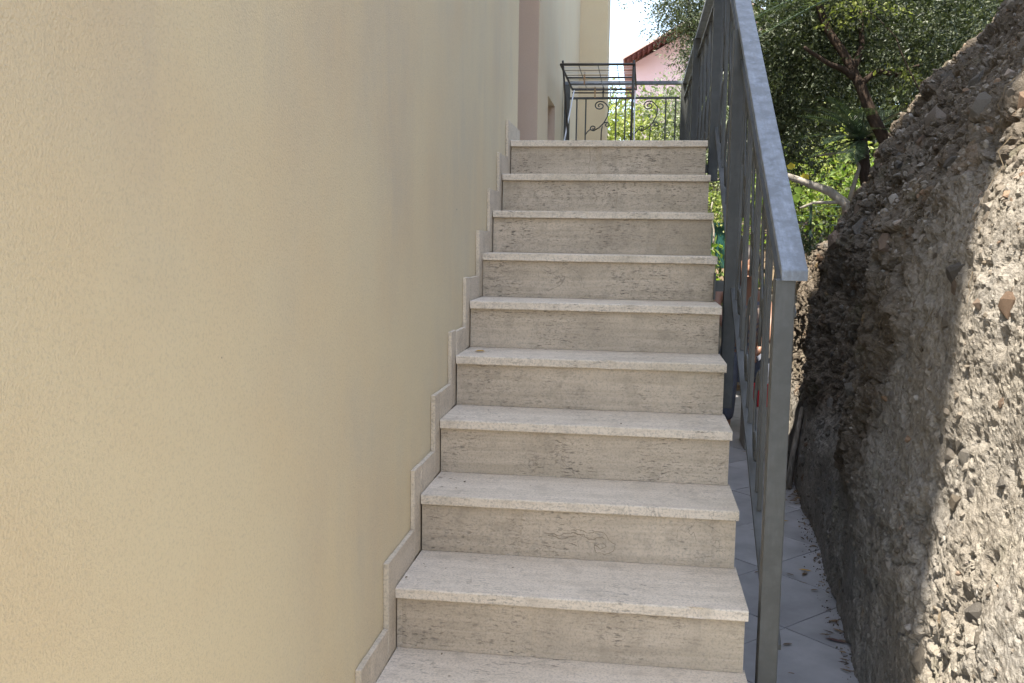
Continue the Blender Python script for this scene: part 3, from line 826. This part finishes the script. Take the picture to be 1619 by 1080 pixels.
# sunlit plants on the terrace to the right
for i, (c, r, n, lm, lab) in enumerate([((2.45, 6.2, .30), (.42, .4, .40), 2600, LEAF_Y, 'sunlit yellow-green bush between the handrail and the rock bank'),
                                        ((2.05, 5.4, .02), (.30, .3, .28), 1600, LEAF_B, 'bright green bush low behind the pale bare branch'),
                                        ((2.75, 5.3, .10), (.30, .4, .35), 1600, LEAF_B, 'green bush at the foot of the palm by the bank'),
                                        ((2.2, 4.6, -.48), (.28, .2, .12), 700, LEAF_D, 'low dark plant at the foot of the wire fence'),
                                        ((1.46, 4.75, -.86), (.22, .14, .16), 1100, LEAF_B, 'bright green plant seen past the fourth step from the top'),
                                        ((1.33, 5.3, -.05), (.10, .15, .10), 500, LEAF_Y, 'yellow-green plant seen past the second and third steps'),
                                        ((1.9, 7.5, .9), (.7, .6, .7), 4200, LEAF_O, 'grey-green bush behind the dark tree at the stair rail')]):
    tree('garden_bush', (c[0], c[1], -.7), lab, 'bush', [(c, r, n)], lm, BARK_P, [([(c[0], c[1], -.75), (c[0] + .02, c[1], c[2] * .5 - .3), c], .014, .006)], .055 if i != 5 else .03, 60 + i, .55)
# evergreen trees closing the garden behind
for i, (c, lm, lab) in enumerate([((3.2, 8.2, 1.2), LEAF_D, 'dark evergreen tree far behind the leaning trunk'), ((4.6, 7.6, 1.8), LEAF_D, 'dark evergreen tree behind the top of the rock bank'), ((3.3, 9.8, 1.9), LEAF_D, 'dark tree behind the stair handrail')]):
    tree('evergreen_tree', (c[0], c[1], -.7), lab, 'tree', [(c, (1.3, .9, 1.3), 12000), ((c[0] + .3, c[1], c[2] - 1.2), (.9, .7, .7), 4000), ((c[0] + .5, c[1] + .6, c[2] + 1.2), (1.6, .9, .9), 8000)], lm, BARK_D, [([(c[0], c[1], -.8), (c[0] + .05, c[1], .4), c], .1, .03)], .085, 80 + i, .55)
# pale bare branches
tree_b = empty('bare_branch', (2.14, 3.0, -.35), 'pale bare curving branch reaching left from the bank', 'branch')
w = MB(); w.tube([(2.2, 3.05, -.42), (2.15, 3.0, -.16), (2.02, 3.0, -.06), (1.88, 3.0, -.01), (1.71, 3.0, .05), (1.5, 3.0, .09)], [.05, .042, .034, .028, .024, .016], 9); w.build('limb', BARK_P, tree_b, smooth=True)
w = MB(); w.tube([(2.12, 3.0, -.14), (2.0, 2.98, -.145), (1.9, 2.97, -.15), (1.80, 2.95, -.19)], [.016, .013, .011, .008], 7); w.build('twig', BARK_P, tree_b, smooth=True)
w = MB(); w.tube([(2.17, 3.0, -.12), (2.2, 3.0, .02), (2.23, 3.02, .12), (2.2, 3.05, .22)], [.02, .016, .014, .010], 7); w.build('twig', BARK_P, tree_b, smooth=True)
w = MB(); w.tube([(2.25, 3.4, .28), (2.12, 3.4, .26), (1.98, 3.4, .24)], [.012, .010, .006], 6); w.build('twig', BARK_P, tree_b, smooth=True)
lv = np.random.default_rng(9)
def big_leaf(p, r, ang, m, parent, name='leaf'):
    pts = [(0, 0), (.55, .25), (.75, .75), (.3, 1.0), (0, 1.25), (-.35, .95), (-.7, .7), (-.5, .2)]
    ca, sa = math.cos(ang), math.sin(ang)
    V = [(p[0] + r * (a * ca - b * sa), p[1] + .3 * r * (a * a) , p[2] + r * (a * sa + b * ca)) for a, b in pts]
    mb = MB(); mb.add(V, [tuple(range(len(V)))]); return mb.build(name, m, parent)
YL = mat_leaf('leaf_yellow_fig', (.45, .36, .05), (.60, .50, .08), .5); GL = mat_leaf('leaf_green_fig', (.16, .26, .04), (.25, .36, .07), .5)
big_leaf((1.84, 3.0, .01), .055, .3, YL, tree_b); big_leaf((1.80, 2.98, -.13), .055, 1.0, GL, tree_b); big_leaf((1.78, 2.99, -.08), .05, -.4, GL, tree_b); big_leaf((1.73, 3.0, .10), .045, .1, YL, tree_b)

# palms
def palm(name, base, crown, label, fr, seed, trunk_r=.08):
    o = empty(name, base, label, 'palm')
    w = MB(); w.tube([base, ((base[0] + crown[0]) / 2 + .03, (base[1] + crown[1]) / 2, (base[2] + crown[2]) / 2), crown], [trunk_r * 1.2, trunk_r, trunk_r], 9); w.build('trunk', BARK_D, o, smooth=True)
    r = random.Random(seed)
    for (az, el, L, curl) in fr:
        d = Vector((math.cos(az) * math.cos(el), math.sin(az) * math.cos(el), math.sin(el)))
        pts = []; p = Vector(crown); n = 16
        for i in range(n + 1):
            pts.append(p.copy()); d = (d + Vector((0, 0, -curl / n))).normalized(); p = p + d * (L / n)
        w = MB(); w.tube(pts, [.009 - .007 * i / n for i in range(n + 1)], 5)
        for i in range(2, n + 1):
            t = (pts[i] - pts[i-1]).normalized(); s = t.cross(Vector((0, 0, 1))).normalized(); u_ = s.cross(t)
            for sg in (-1, 1):
                for h_ in (0., .5):
                    a = pts[i-1].lerp(pts[i], h_); ll = L * .33 * math.sin(math.pi * (.12 + .85 * (i + h_) / (n + 1))) * r.uniform(.85, 1.1)
                    dd = (s * sg * .85 + t * .55 + u_ * .25 + Vector((0, 0, -.15))).normalized()
                    tip = a + dd * ll + Vector((0, 0, -.06 * ll)); mid = a.lerp(tip, .45)
                    wv = t * .0042
                    w.add([a - wv * .5, a + wv * .5, mid + wv, mid - wv, tip], [(0, 1, 2, 3), (3, 2, 4)])
        w.build('frond', LEAF_P, o)
    return o
palm('palm', (2.34, 3.12, -.5), (2.23, 3.02, .33), 'spiky low palm behind the leaning trunk on the bank',
     [(R(a), R(e), L * .75, c) for a, e, L, c in [(215, 5, .55, .5), (185, 55, .55, .9), (205, 60, .6, .9), (250, -30, .45, .3), (170, -25, .45, .3), (200, 35, .75, .7), (230, 10, .7, .6), (170, 20, .75, .8), (260, 40, .7, .8), (150, 50, .75, .9), (290, 20, .7, .7), (320, 45, .7, .8), (190, -10, .6, .4), (240, -15, .6, .4), (20, 40, .7, .8), (60, 50, .7, .8)]], 3, .045)
palm('palm', (3.4, 2.0, 1.25), (2.35, 1.85, 1.30), 'palm whose long frond hangs down at the top beside the handrail',
     [(R(a), R(e), L, c) for a, e, L, c in [(183, -16, 1.15, .30), (172, -4, 1.2, .45), (195, 10, 1.1, .5), (150, 30, 1.1, .8), (120, 40, 1.1, .9), (60, 40, 1.0, .9), (10, 45, 1.0, .9)]], 4, .022)

# wire fence on the terrace
FEN = mat_plain('fence_green', (.05, .10, .07), .5, .4, .15, 12, 0)
fe = empty('wire_fence', (2.2, 4.7, -.5), 'green wire fence with thin posts on the terrace', 'fence')
for x in (1.95, 2.2, 2.6):
    w = MB(); w.tube([(x, 4.7, -.75), (x - .01, 4.7, -.08)], .012, 6); w.build('post', FEN, fe)
for k in range(7):
    w = MB(); w.tube([(1.95, 4.7, -.62 + k * .085), (2.6, 4.7, -.62 + k * .085)], .0022, 4); w.build('wire', FEN, fe)
for k in range(10):
    w = MB(); w.tube([(1.98 + k * .065, 4.7, -.66), (1.98 + k * .065, 4.7, -.1)], .0018, 4); w.build('wire', FEN, fe)
# garden wall closing the path, planter on it
GW = mat_plain('garden_wall_plaster', (.22, .20, .17), .9, .2, .2, 4, .003)
w = MB(); w.box(.9, 2.4, 4.78, 4.98, -1.9, -.95); gw = w.build('garden_wall', GW, bevel=.01); tag(gw, 'low plastered garden wall closing the far end of the path', 'wall')
pot_o = empty('planter', (1.45, 5.6, -.72), 'teal plastic planter behind the stairs past the third step', 'planter')
TEAL = mat_plain('planter_teal', (.03, .12, .11), .4, .5, .15, 8, 0)
w = MB(); n = 20
prof = [(.13, 0), (.17, .42), (.19, .425), (.19, .465), (.165, .465), (.15, .40)]
vs = []; fs = []
for j, (r_, z_) in enumerate(prof):
    for i in range(n): a = 2 * math.pi * i / n; vs.append((1.45 + r_ * math.cos(a), 5.6 + r_ * math.sin(a), -.72 + z_))
for j in range(len(prof) - 1):
    for i in range(n): fs.append((j*n + i, j*n + (i+1) % n, (j+1)*n + (i+1) % n, (j+1)*n + i))
fs.append(tuple(range(n))); fs.append(tuple((len(prof)-1)*n + i for i in range(n)))
w.add(vs, fs); w.build('tub', TEAL, pot_o, smooth=False)
V, F = leaves([((1.45, 5.6, -.12), (.16, .16, .14), 420)], .06, .5, 77); np_mesh('foliage', V, F, LEAF_B, pot_o)

# ------------------------------------------------------------------ pink house far behind
PINK = mat_stucco('stucco_pink_far', (.78, .58, .60), (.70, .54, .55), .3)
ROOFR = mat_plain('roof_tile_red', (.48, .33, .29), .8, .2, .25, 4, .004)
WOODR = mat_plain('soffit_wood', (.11, .035, .03), .7, .2, .2, 8, .001)
RAFT = mat_plain('rafter_red', (.15, .06, .055), .7, .2, .2, 8, .001)
ph = empty('pink_house', (5, 30, 1.5), 'pink house with red-brown raftered eaves beyond the olive trees', 'house')
sl = .57
def rz_(x): return 5.2 + sl * (x + .05)
w = MB()
xr = 3.3
V = [(.35, 26.7, 1.2), (6.25, 26.7, 1.2), (6.25, 26.7, rz_(.35) - .12), (xr, 26.7, rz_(xr) - .12), (.35, 26.7, rz_(.35) - .12)]
V += [(a, 34, c) for a, b, c in V]
w.add(V, [(0, 1, 2, 3, 4), (9, 8, 7, 6, 5), (0, 5, 6, 1), (1, 6, 7, 2), (2, 7, 8, 3), (3, 8, 9, 4), (4, 9, 5, 0)])
w.build('wall', PINK, ph)
for side in (0, 1):
    w = MB(); f_ = (lambda x: x) if side == 0 else (lambda x: 2 * xr - x)
    P = [(-.05, 0), (xr, 0), (xr, .05), (-.05, .05)]
    V = [(f_(a), 25.6, rz_(a) + b) for a, b in P] + [(f_(a), 34.6, rz_(a) + b) for a, b in P]
    w.add(V, [(0, 1, 2, 3), (7, 6, 5, 4), (0, 4, 5, 1), (1, 5, 6, 2), (2, 6, 7, 3), (3, 7, 4, 0)])
    rf = w.build('roof', ROOFR, ph)
    w = MB()
    V = [(f_(a), 25.63, rz_(a) - .012 + b) for a, b in [(0, -.02), (xr, -.02), (xr, 0), (0, 0)]]; V += [(a, 26.69, c) for a, b, c in V]
    w.add(V, [(0, 1, 2, 3), (7, 6, 5, 4), (0, 4, 5, 1), (1, 5, 6, 2), (2, 6, 7, 3), (3, 7, 4, 0)]); w.build('soffit', WOODR, ph)
    for k in range(20):
        a = .08 + k * .16; w = MB()
        V = [(f_(x), 25.66, rz_(x) - .035 - d) for x, d in [(a, 0), (a + .05, 0), (a + .05, .05), (a, .05)]]; V += [(x, 26.69, z) for x, y, z in V]
        w.add(V, [(0, 1, 2, 3), (7, 6, 5, 4), (0, 4, 5, 1), (1, 5, 6, 2), (2, 6, 7, 3), (3, 7, 4, 0)]); w.build('rafter', RAFT, ph)
w = MB(); w.box(2.2, 3.2, 26.66, 26.705, 3.2, 4.6); wd = w.build('window', mat_plain('shutter_green', (.06, .12, .08), .6, .3), ph)
w = MB(); w.box(2.1, 3.3, 26.6, 26.70, 3.1, 3.19); w.build('sill', GW, wd)

# ------------------------------------------------------------------ person seated on the path beyond the stairs
SKIN = mat_plain('skin', (.30, .16, .105), .5, .4, .08, 20, .0003)
SHIRT = NT('shirt_print', .85, .2)
sv = SHIRT.coords(); SHIRT.color(SHIRT.mix(SHIRT.ramp(SHIRT.noise(sv, 32, 2, .5), [(.46, 0.), (.54, 1.)]), (.30, .24, .20), (.13, .14, .19)))
TROUS = mat_plain('trousers_grey', (.11, .12, .15), .9, .1, .2, 20, .001)
HAIR = mat_plain('hair_dark', (.03, .02, .015), .5, .4, .3, 60, .002)
def skin_obj(name, chains, m, parent, sub=2):
    """chains: list of [(point, radius)...]; shares points with equal coords; the first point is the root"""
    idx = {}; vs = []; rs_ = []; es = []
    for ch in chains:
        pr = None
        for p, r in ch:
            k = tuple(round(c, 4) for c in p)
            if k not in idx: idx[k] = len(vs); vs.append(p); rs_.append(r)
            if pr is not None: es.append((pr, idx[k]))
            pr = idx[k]
    off = world_loc(parent)
    me = bpy.data.meshes.new(name); me.from_pydata([tuple(Vector(v) - off) for v in vs], es, [])
    o = bpy.data.objects.new(name, me); link(o, parent); me.materials.append(m)
    md = o.modifiers.new('skin', 'SKIN'); md.use_smooth_shade = True
    if not me.skin_vertices: me.attributes  # layer is made with the modifier below
    bm = bmesh.new(); bm.from_mesh(me); lay = bm.verts.layers.skin.verify()
    for i, v in enumerate(bm.verts):
        v[lay].radius = (rs_[i], rs_[i]); v[lay].use_root = (i == 0)
    bm.to_mesh(me); bm.free()
    s_ = o.modifiers.new('sub', 'SUBSURF'); s_.levels = sub; s_.render_levels = sub
    return o
per = empty('person', (1.42, 2.95, -1.87), 'person in a patterned top sitting beyond the stairs, arm bare', 'person')
pel = (1.42, 3.05, -1.42)
body = skin_obj('body', [
    [(pel, .125), ((1.42, 2.98, -1.22), .12), ((1.41, 2.88, -1.03), .125), ((1.41, 2.80, -.88), .10), ((1.41, 2.77, -.80), .05), ((1.41, 2.73, -.70), .085), ((1.41, 2.71, -.60), .09), ((1.41, 2.71, -.53), .06)],
    [((1.41, 2.80, -.88), .10), ((1.27, 2.82, -.86), .058), ((1.20, 2.76, -.84), .046), ((1.185, 2.70, -.93), .042), ((1.24, 2.62, -1.05), .034), ((1.30, 2.58, -1.13), .024), ((1.33, 2.55, -1.16), .026)],
    [((1.41, 2.80, -.88), .10), ((1.55, 2.80, -.88), .058), ((1.60, 2.72, -1.02), .044), ((1.55, 2.60, -1.16), .038), ((1.49, 2.55, -1.24), .026), ((1.46, 2.53, -1.27), .026)],
    [(pel, .125), ((1.33, 2.92, -1.38), .095), ((1.29, 2.62, -1.34), .065), ((1.29, 2.62, -1.60), .052), ((1.29, 2.66, -1.80), .036), ((1.28, 2.55, -1.835), .030)],
    [(pel, .125), ((1.51, 2.92, -1.38), .095), ((1.54, 2.62, -1.34), .065), ((1.54, 2.62, -1.60), .052), ((1.54, 2.66, -1.80), .036), ((1.55, 2.55, -1.835), .030)]], SKIN, per)
for sx, wr in ((1, (1.33, 2.55, -1.16)), (-1, (1.46, 2.53, -1.27))):
    w = MB()
    for i, (l, a) in enumerate(((.062, -.5), (.075, -.2), (.08, .05), (.072, .3), (.052, 1.1))):
        p = Vector(wr); d = Vector((math.sin(a) * sx * .8 + sx * .3, -.7, -.5)).normalized()
        q1 = p + d * l * .5; q2 = q1 + (d + Vector((0, .2, -.6))).normalized() * l * .5
        w.tube([p - d * .01, p + d * .02, q1, q2], [.012, .0095, .009, .007], 6)
    w.build('fingers', SKIN, body, smooth=True)
skin_obj('shirt', [[(pel, .135), ((1.42, 2.98, -1.22), .135), ((1.41, 2.88, -1.03), .138), ((1.41, 2.81, -.89), .112)],
                   [((1.41, 2.81, -.89), .112), ((1.28, 2.82, -.87), .068)], [((1.41, 2.81, -.89), .112), ((1.54, 2.80, -.89), .068)]], SHIRT.m, per)
skin_obj('trousers', [[((1.42, 3.05, -1.44), .135), ((1.33, 2.92, -1.38), .105), ((1.29, 2.62, -1.34), .078), ((1.29, 2.62, -1.60), .066), ((1.29, 2.655, -1.78), .055)],
                      [((1.42, 3.05, -1.44), .135), ((1.51, 2.92, -1.38), .105), ((1.54, 2.62, -1.34), .078), ((1.54, 2.62, -1.60), .066), ((1.54, 2.655, -1.78), .055)]], TROUS, per)
def ball(mb, c, r, n=14, m_=10, zmin=-2):
    vs = []; fs = []
    for j in range(m_ + 1):
        th = math.pi * j / m_
        for i in range(n): a = 2 * math.pi * i / n; vs.append((c[0] + r[0] * math.sin(th) * math.cos(a), c[1] + r[1] * math.sin(th) * math.sin(a), c[2] + r[2] * math.cos(th)))
    for j in range(m_):
        for i in range(n): fs.append((j*n + i, j*n + (i+1) % n, (j+1)*n + (i+1) % n, (j+1)*n + i))
    mb.add(vs, fs)
w = MB(); ball(w, (1.41, 2.74, -.585), (.092, .10, .115)); w.build('hair', HAIR, per, smooth=True)
w = MB(); w.tube([(1.41, 2.632, -.62), (1.41, 2.605, -.655), (1.41, 2.628, -.665)], [.010, .014, .010], 8)
w.tube([(1.385, 2.63, -.70), (1.41, 2.622, -.702), (1.435, 2.63, -.70)], .007, 6); w.build('nose', SKIN, body, smooth=True)
w = MB()
for sx in (-1, 1): ball(w, (1.41 + sx * .033, 2.634, -.612), (.013, .008, .009), 8, 6)
w.build('eyes', HAIR, body, smooth=True)
# stool
st = empty('stool', (1.42, 3.08, -1.87), 'low wooden stool under the person beyond the stairs', 'stool')
WOOD = mat_plain('stool_wood', (.28, .18, .10), .7, .3, .25, 12, .001)
w = MB(); w.box(1.27, 1.57, 2.95, 3.21, -1.585, -1.555); w.build('seat', WOOD, st, bevel=.005)
for x in (1.29, 1.55):
    for y in (2.97, 3.19):
        w = MB(); w.box(x - .016, x + .016, y - .016, y + .016, -1.87, -1.587); w.build('leg', WOOD, st)
# red watering bucket beside the bank
REDP = mat_plain('bucket_red', (.45, .02, .03), .35, .5, .1, 8, 0)
bk = empty('bucket', (1.56, 2.2, -1.87), 'small red plastic bucket seen through the balusters', 'bucket')
prof = [(.085, 0), (.115, .22), (.122, .22), (.122, .235), (.108, .235), (.08, .012)]
vs = []; fs = []; n = 18
for j, (r_, z_) in enumerate(prof):
    for i in range(n): a = 2 * math.pi * i / n; vs.append((1.53 + r_ * math.cos(a), 2.2 + r_ * math.sin(a), -1.58 + z_))
for j in range(len(prof) - 1):
    for i in range(n): fs.append((j*n + i, j*n + (i+1) % n, (j+1)*n + (i+1) % n, (j+1)*n + i))
fs.append(tuple(range(n))); fs.append(tuple((len(prof)-1)*n + i for i in range(n)))
vs = [(1.475 + (a - 1.53) * .72, 2.2 + (b - 2.2) * .72, -1.58 + (c + 1.58) * .62) for a, b, c in vs]
w = MB(); w.add(vs, fs); w.build('pail', REDP, bk)
w = MB(); w.tube([(1.475 + .083 * math.cos(a), 2.2, -1.443 + .07 * math.sin(a)) for a in [math.pi * i / 14 for i in range(15)]], .003, 5); w.build('handle', METAL, bk)
# stone block under the bucket, splintered plank leaning on the bank
w = MB(); w.box(1.36, 1.62, 2.06, 2.36, -1.87, -1.581); cb = w.build('concrete_block', CONC, bevel=.012); tag(cb, 'grey concrete block under the red bucket', 'block')
OLDW = NT('weathered_wood', .9, .15); ov = OLDW.coords((1, 1, .12)); on = OLDW.noise(ov, 60, 5, .65)
OLDW.color(OLDW.mix(OLDW.ramp(on, [(.35, 0.), (.65, 1.)]), (.13, .11, .085), (.36, .31, .25))); OLDW.bump(on, .006, .9)
pk = empty('plank', (1.5, 1.2, -1.87), 'grey weathered plank leaning on the foot of the rock bank behind the post', 'plank')
w = MB(); V = []
n = 10
for i in range(n + 1):
    t = i / n; c = Vector((1.475 + .10 * t, 1.15 + .05 * t, -1.868 + .50 * t)); hw = .055 - .012 * abs(math.sin(t * 5)); j = .006 * math.sin(t * 19)
    for a, b in ((-hw, -.014), (hw, -.014), (hw, .014), (-hw, .014)): V.append((c.x + a * .55 + j, c.y + a * .8 + b, c.z - b * .2))
F = []
for i in range(n):
    for k in range(4): F.append((i*4 + k, i*4 + (k+1) % 4, (i+1)*4 + (k+1) % 4, (i+1)*4 + k))
F += [(3, 2, 1, 0), tuple(n*4 + k for k in range(4))]
w.add(V, F); w.build('board', OLDW.m, pk)
w = MB(); w.tube([(1.50, 1.08, -1.868), (1.53, 1.12, -1.64), (1.575, 1.16, -1.40)], [.022, .019, .014], 7); w.build('split_edge', OLDW.m, pk, smooth=True)

# ------------------------------------------------------------------ small things
def flat_leaf_mesh(V, F, x, y, z, L, W_, ang, curl, b):
    ca, sa = math.cos(ang), math.sin(ang)
    row = [(-.5, 0, 0), (-.2, .5, .3), (.2, .45, .3), (.5, 0, .1), (.2, -.45, .3), (-.2, -.5, .3)]
    for u, v, h_ in row + [(0, 0, 0)]:
        px = u * L; py = v * W_; V.append((x + px * ca - py * sa, y + px * sa + py * ca, z + h_ * curl))
    for i in range(6): F.append((b + i, b + (i + 1) % 6, b + 6))
YLF = mat_plain('fallen_leaf_ochre', (.50, .29, .05), .6, .3, .3, 40, 0)
BRF = mat_leaf('fallen_leaf_brown', (.09, .05, .03), (.28, .19, .11), .2)
V = []; F = []; flat_leaf_mesh(V, F, .063, -1.16, SZ[5] + .003, .040, .022, .1, .012, 0)
w = MB(); w.add(V, F); o = w.build('fallen_leaf', YLF); tag(o, 'ochre fallen leaf lying on the left of the sixth tread from the top', 'leaf', 'fallen leaves')
for (x, y, L, ang, lab, m_) in [(1.34, -1.02, .075, -.5, 'dark brown fallen leaf on the path at the foot of the bank, nearest', mat_plain('leaf_dark_brown', (.10, .05, .04), .6, .3, .2, 40, 0)),
                                (1.36, -.30, .06, -.35, 'yellow fallen leaf on the path against the bank', YLF), (1.15, -.36, .028, .3, 'tiny dark fallen leaf on the path right of the post', BRF), (1.38, .42, .05, .2, 'ochre fallen leaf in the litter at the foot of bank', YLF)]:
    V = []; F = []; flat_leaf_mesh(V, F, x, y, -1.866, L, L * .28, ang, .010, 0)
    w = MB(); w.add(V, F); o = w.build('fallen_leaf', m_); tag(o, lab, 'leaf', 'fallen leaves')
V = []; F = []; lr = random.Random(8)
for k in range(360):
    if k < 280: y = lr.uniform(.75, 2.0); x = X0B(y) - abs(lr.gauss(0, .09)) + .02; z = -1.868 + lr.random() * .03
    else: y = lr.uniform(-2.2, .9); x = X0B(y) - abs(lr.gauss(0, .028)) + .01 - (.3 * lr.random() if lr.random() < .2 else 0); z = -1.868 + lr.random() * .006
    L = lr.uniform(.018, .05); flat_leaf_mesh(V, F, x, y, z, L, L * lr.uniform(.08, .4), lr.uniform(0, 6.3), lr.uniform(.002, .012), len(V))
w = MB(); w.add(V, F); o = w.build('leaf_litter', BRF); tag(o, 'dry leaf litter along the foot of the rock bank', 'leaf litter', kind='stuff')
V = []; F = []
for k in range(60):
    s_ = lr.randrange(4, 10); x = lr.uniform(.01, .85) if lr.random() < .4 else lr.uniform(.01, .2); y = lr.uniform(SY[s_] + .02, SY[s_-1]); L = lr.uniform(.004, .016)
    flat_leaf_mesh(V, F, x, y, SZ[s_] + .0015, L, L * lr.uniform(.1, .4), lr.uniform(0, 6.3), .002, len(V))
w = MB(); w.add(V, F); o = w.build('step_debris', BRF); tag(o, 'specks of dry debris lying on the treads', 'debris', kind='stuff')
# thin dry roots and straw hanging on the bank
w = MB()
for k in range(85):
    y = lr.uniform(-2.0, 1.3); z = lr.uniform(-.7, 1.0); pts = []
    yy, zz_ = y, z; n = 7; L = lr.uniform(.08, .3); dy = lr.uniform(-.6, .6)
    for i in range(n):
        x_, z2 = rock_at(yy, zz_); pts.append((x_ - .006 - .012 * lr.random(), yy, z2)); yy += dy * L / n + lr.gauss(0, .006); zz_ -= L / n
    w.tube(pts, [.0015, .0014, .0013, .0012, .001, .0009, .0006], 3, False)
o = w.build('dry_roots', mat_plain('dry_root', (.17, .135, .09), .9, .1, .3, 30, 0), smooth=True); tag(o, 'thin dry roots and straw hanging on the rock face', 'roots', kind='stuff')
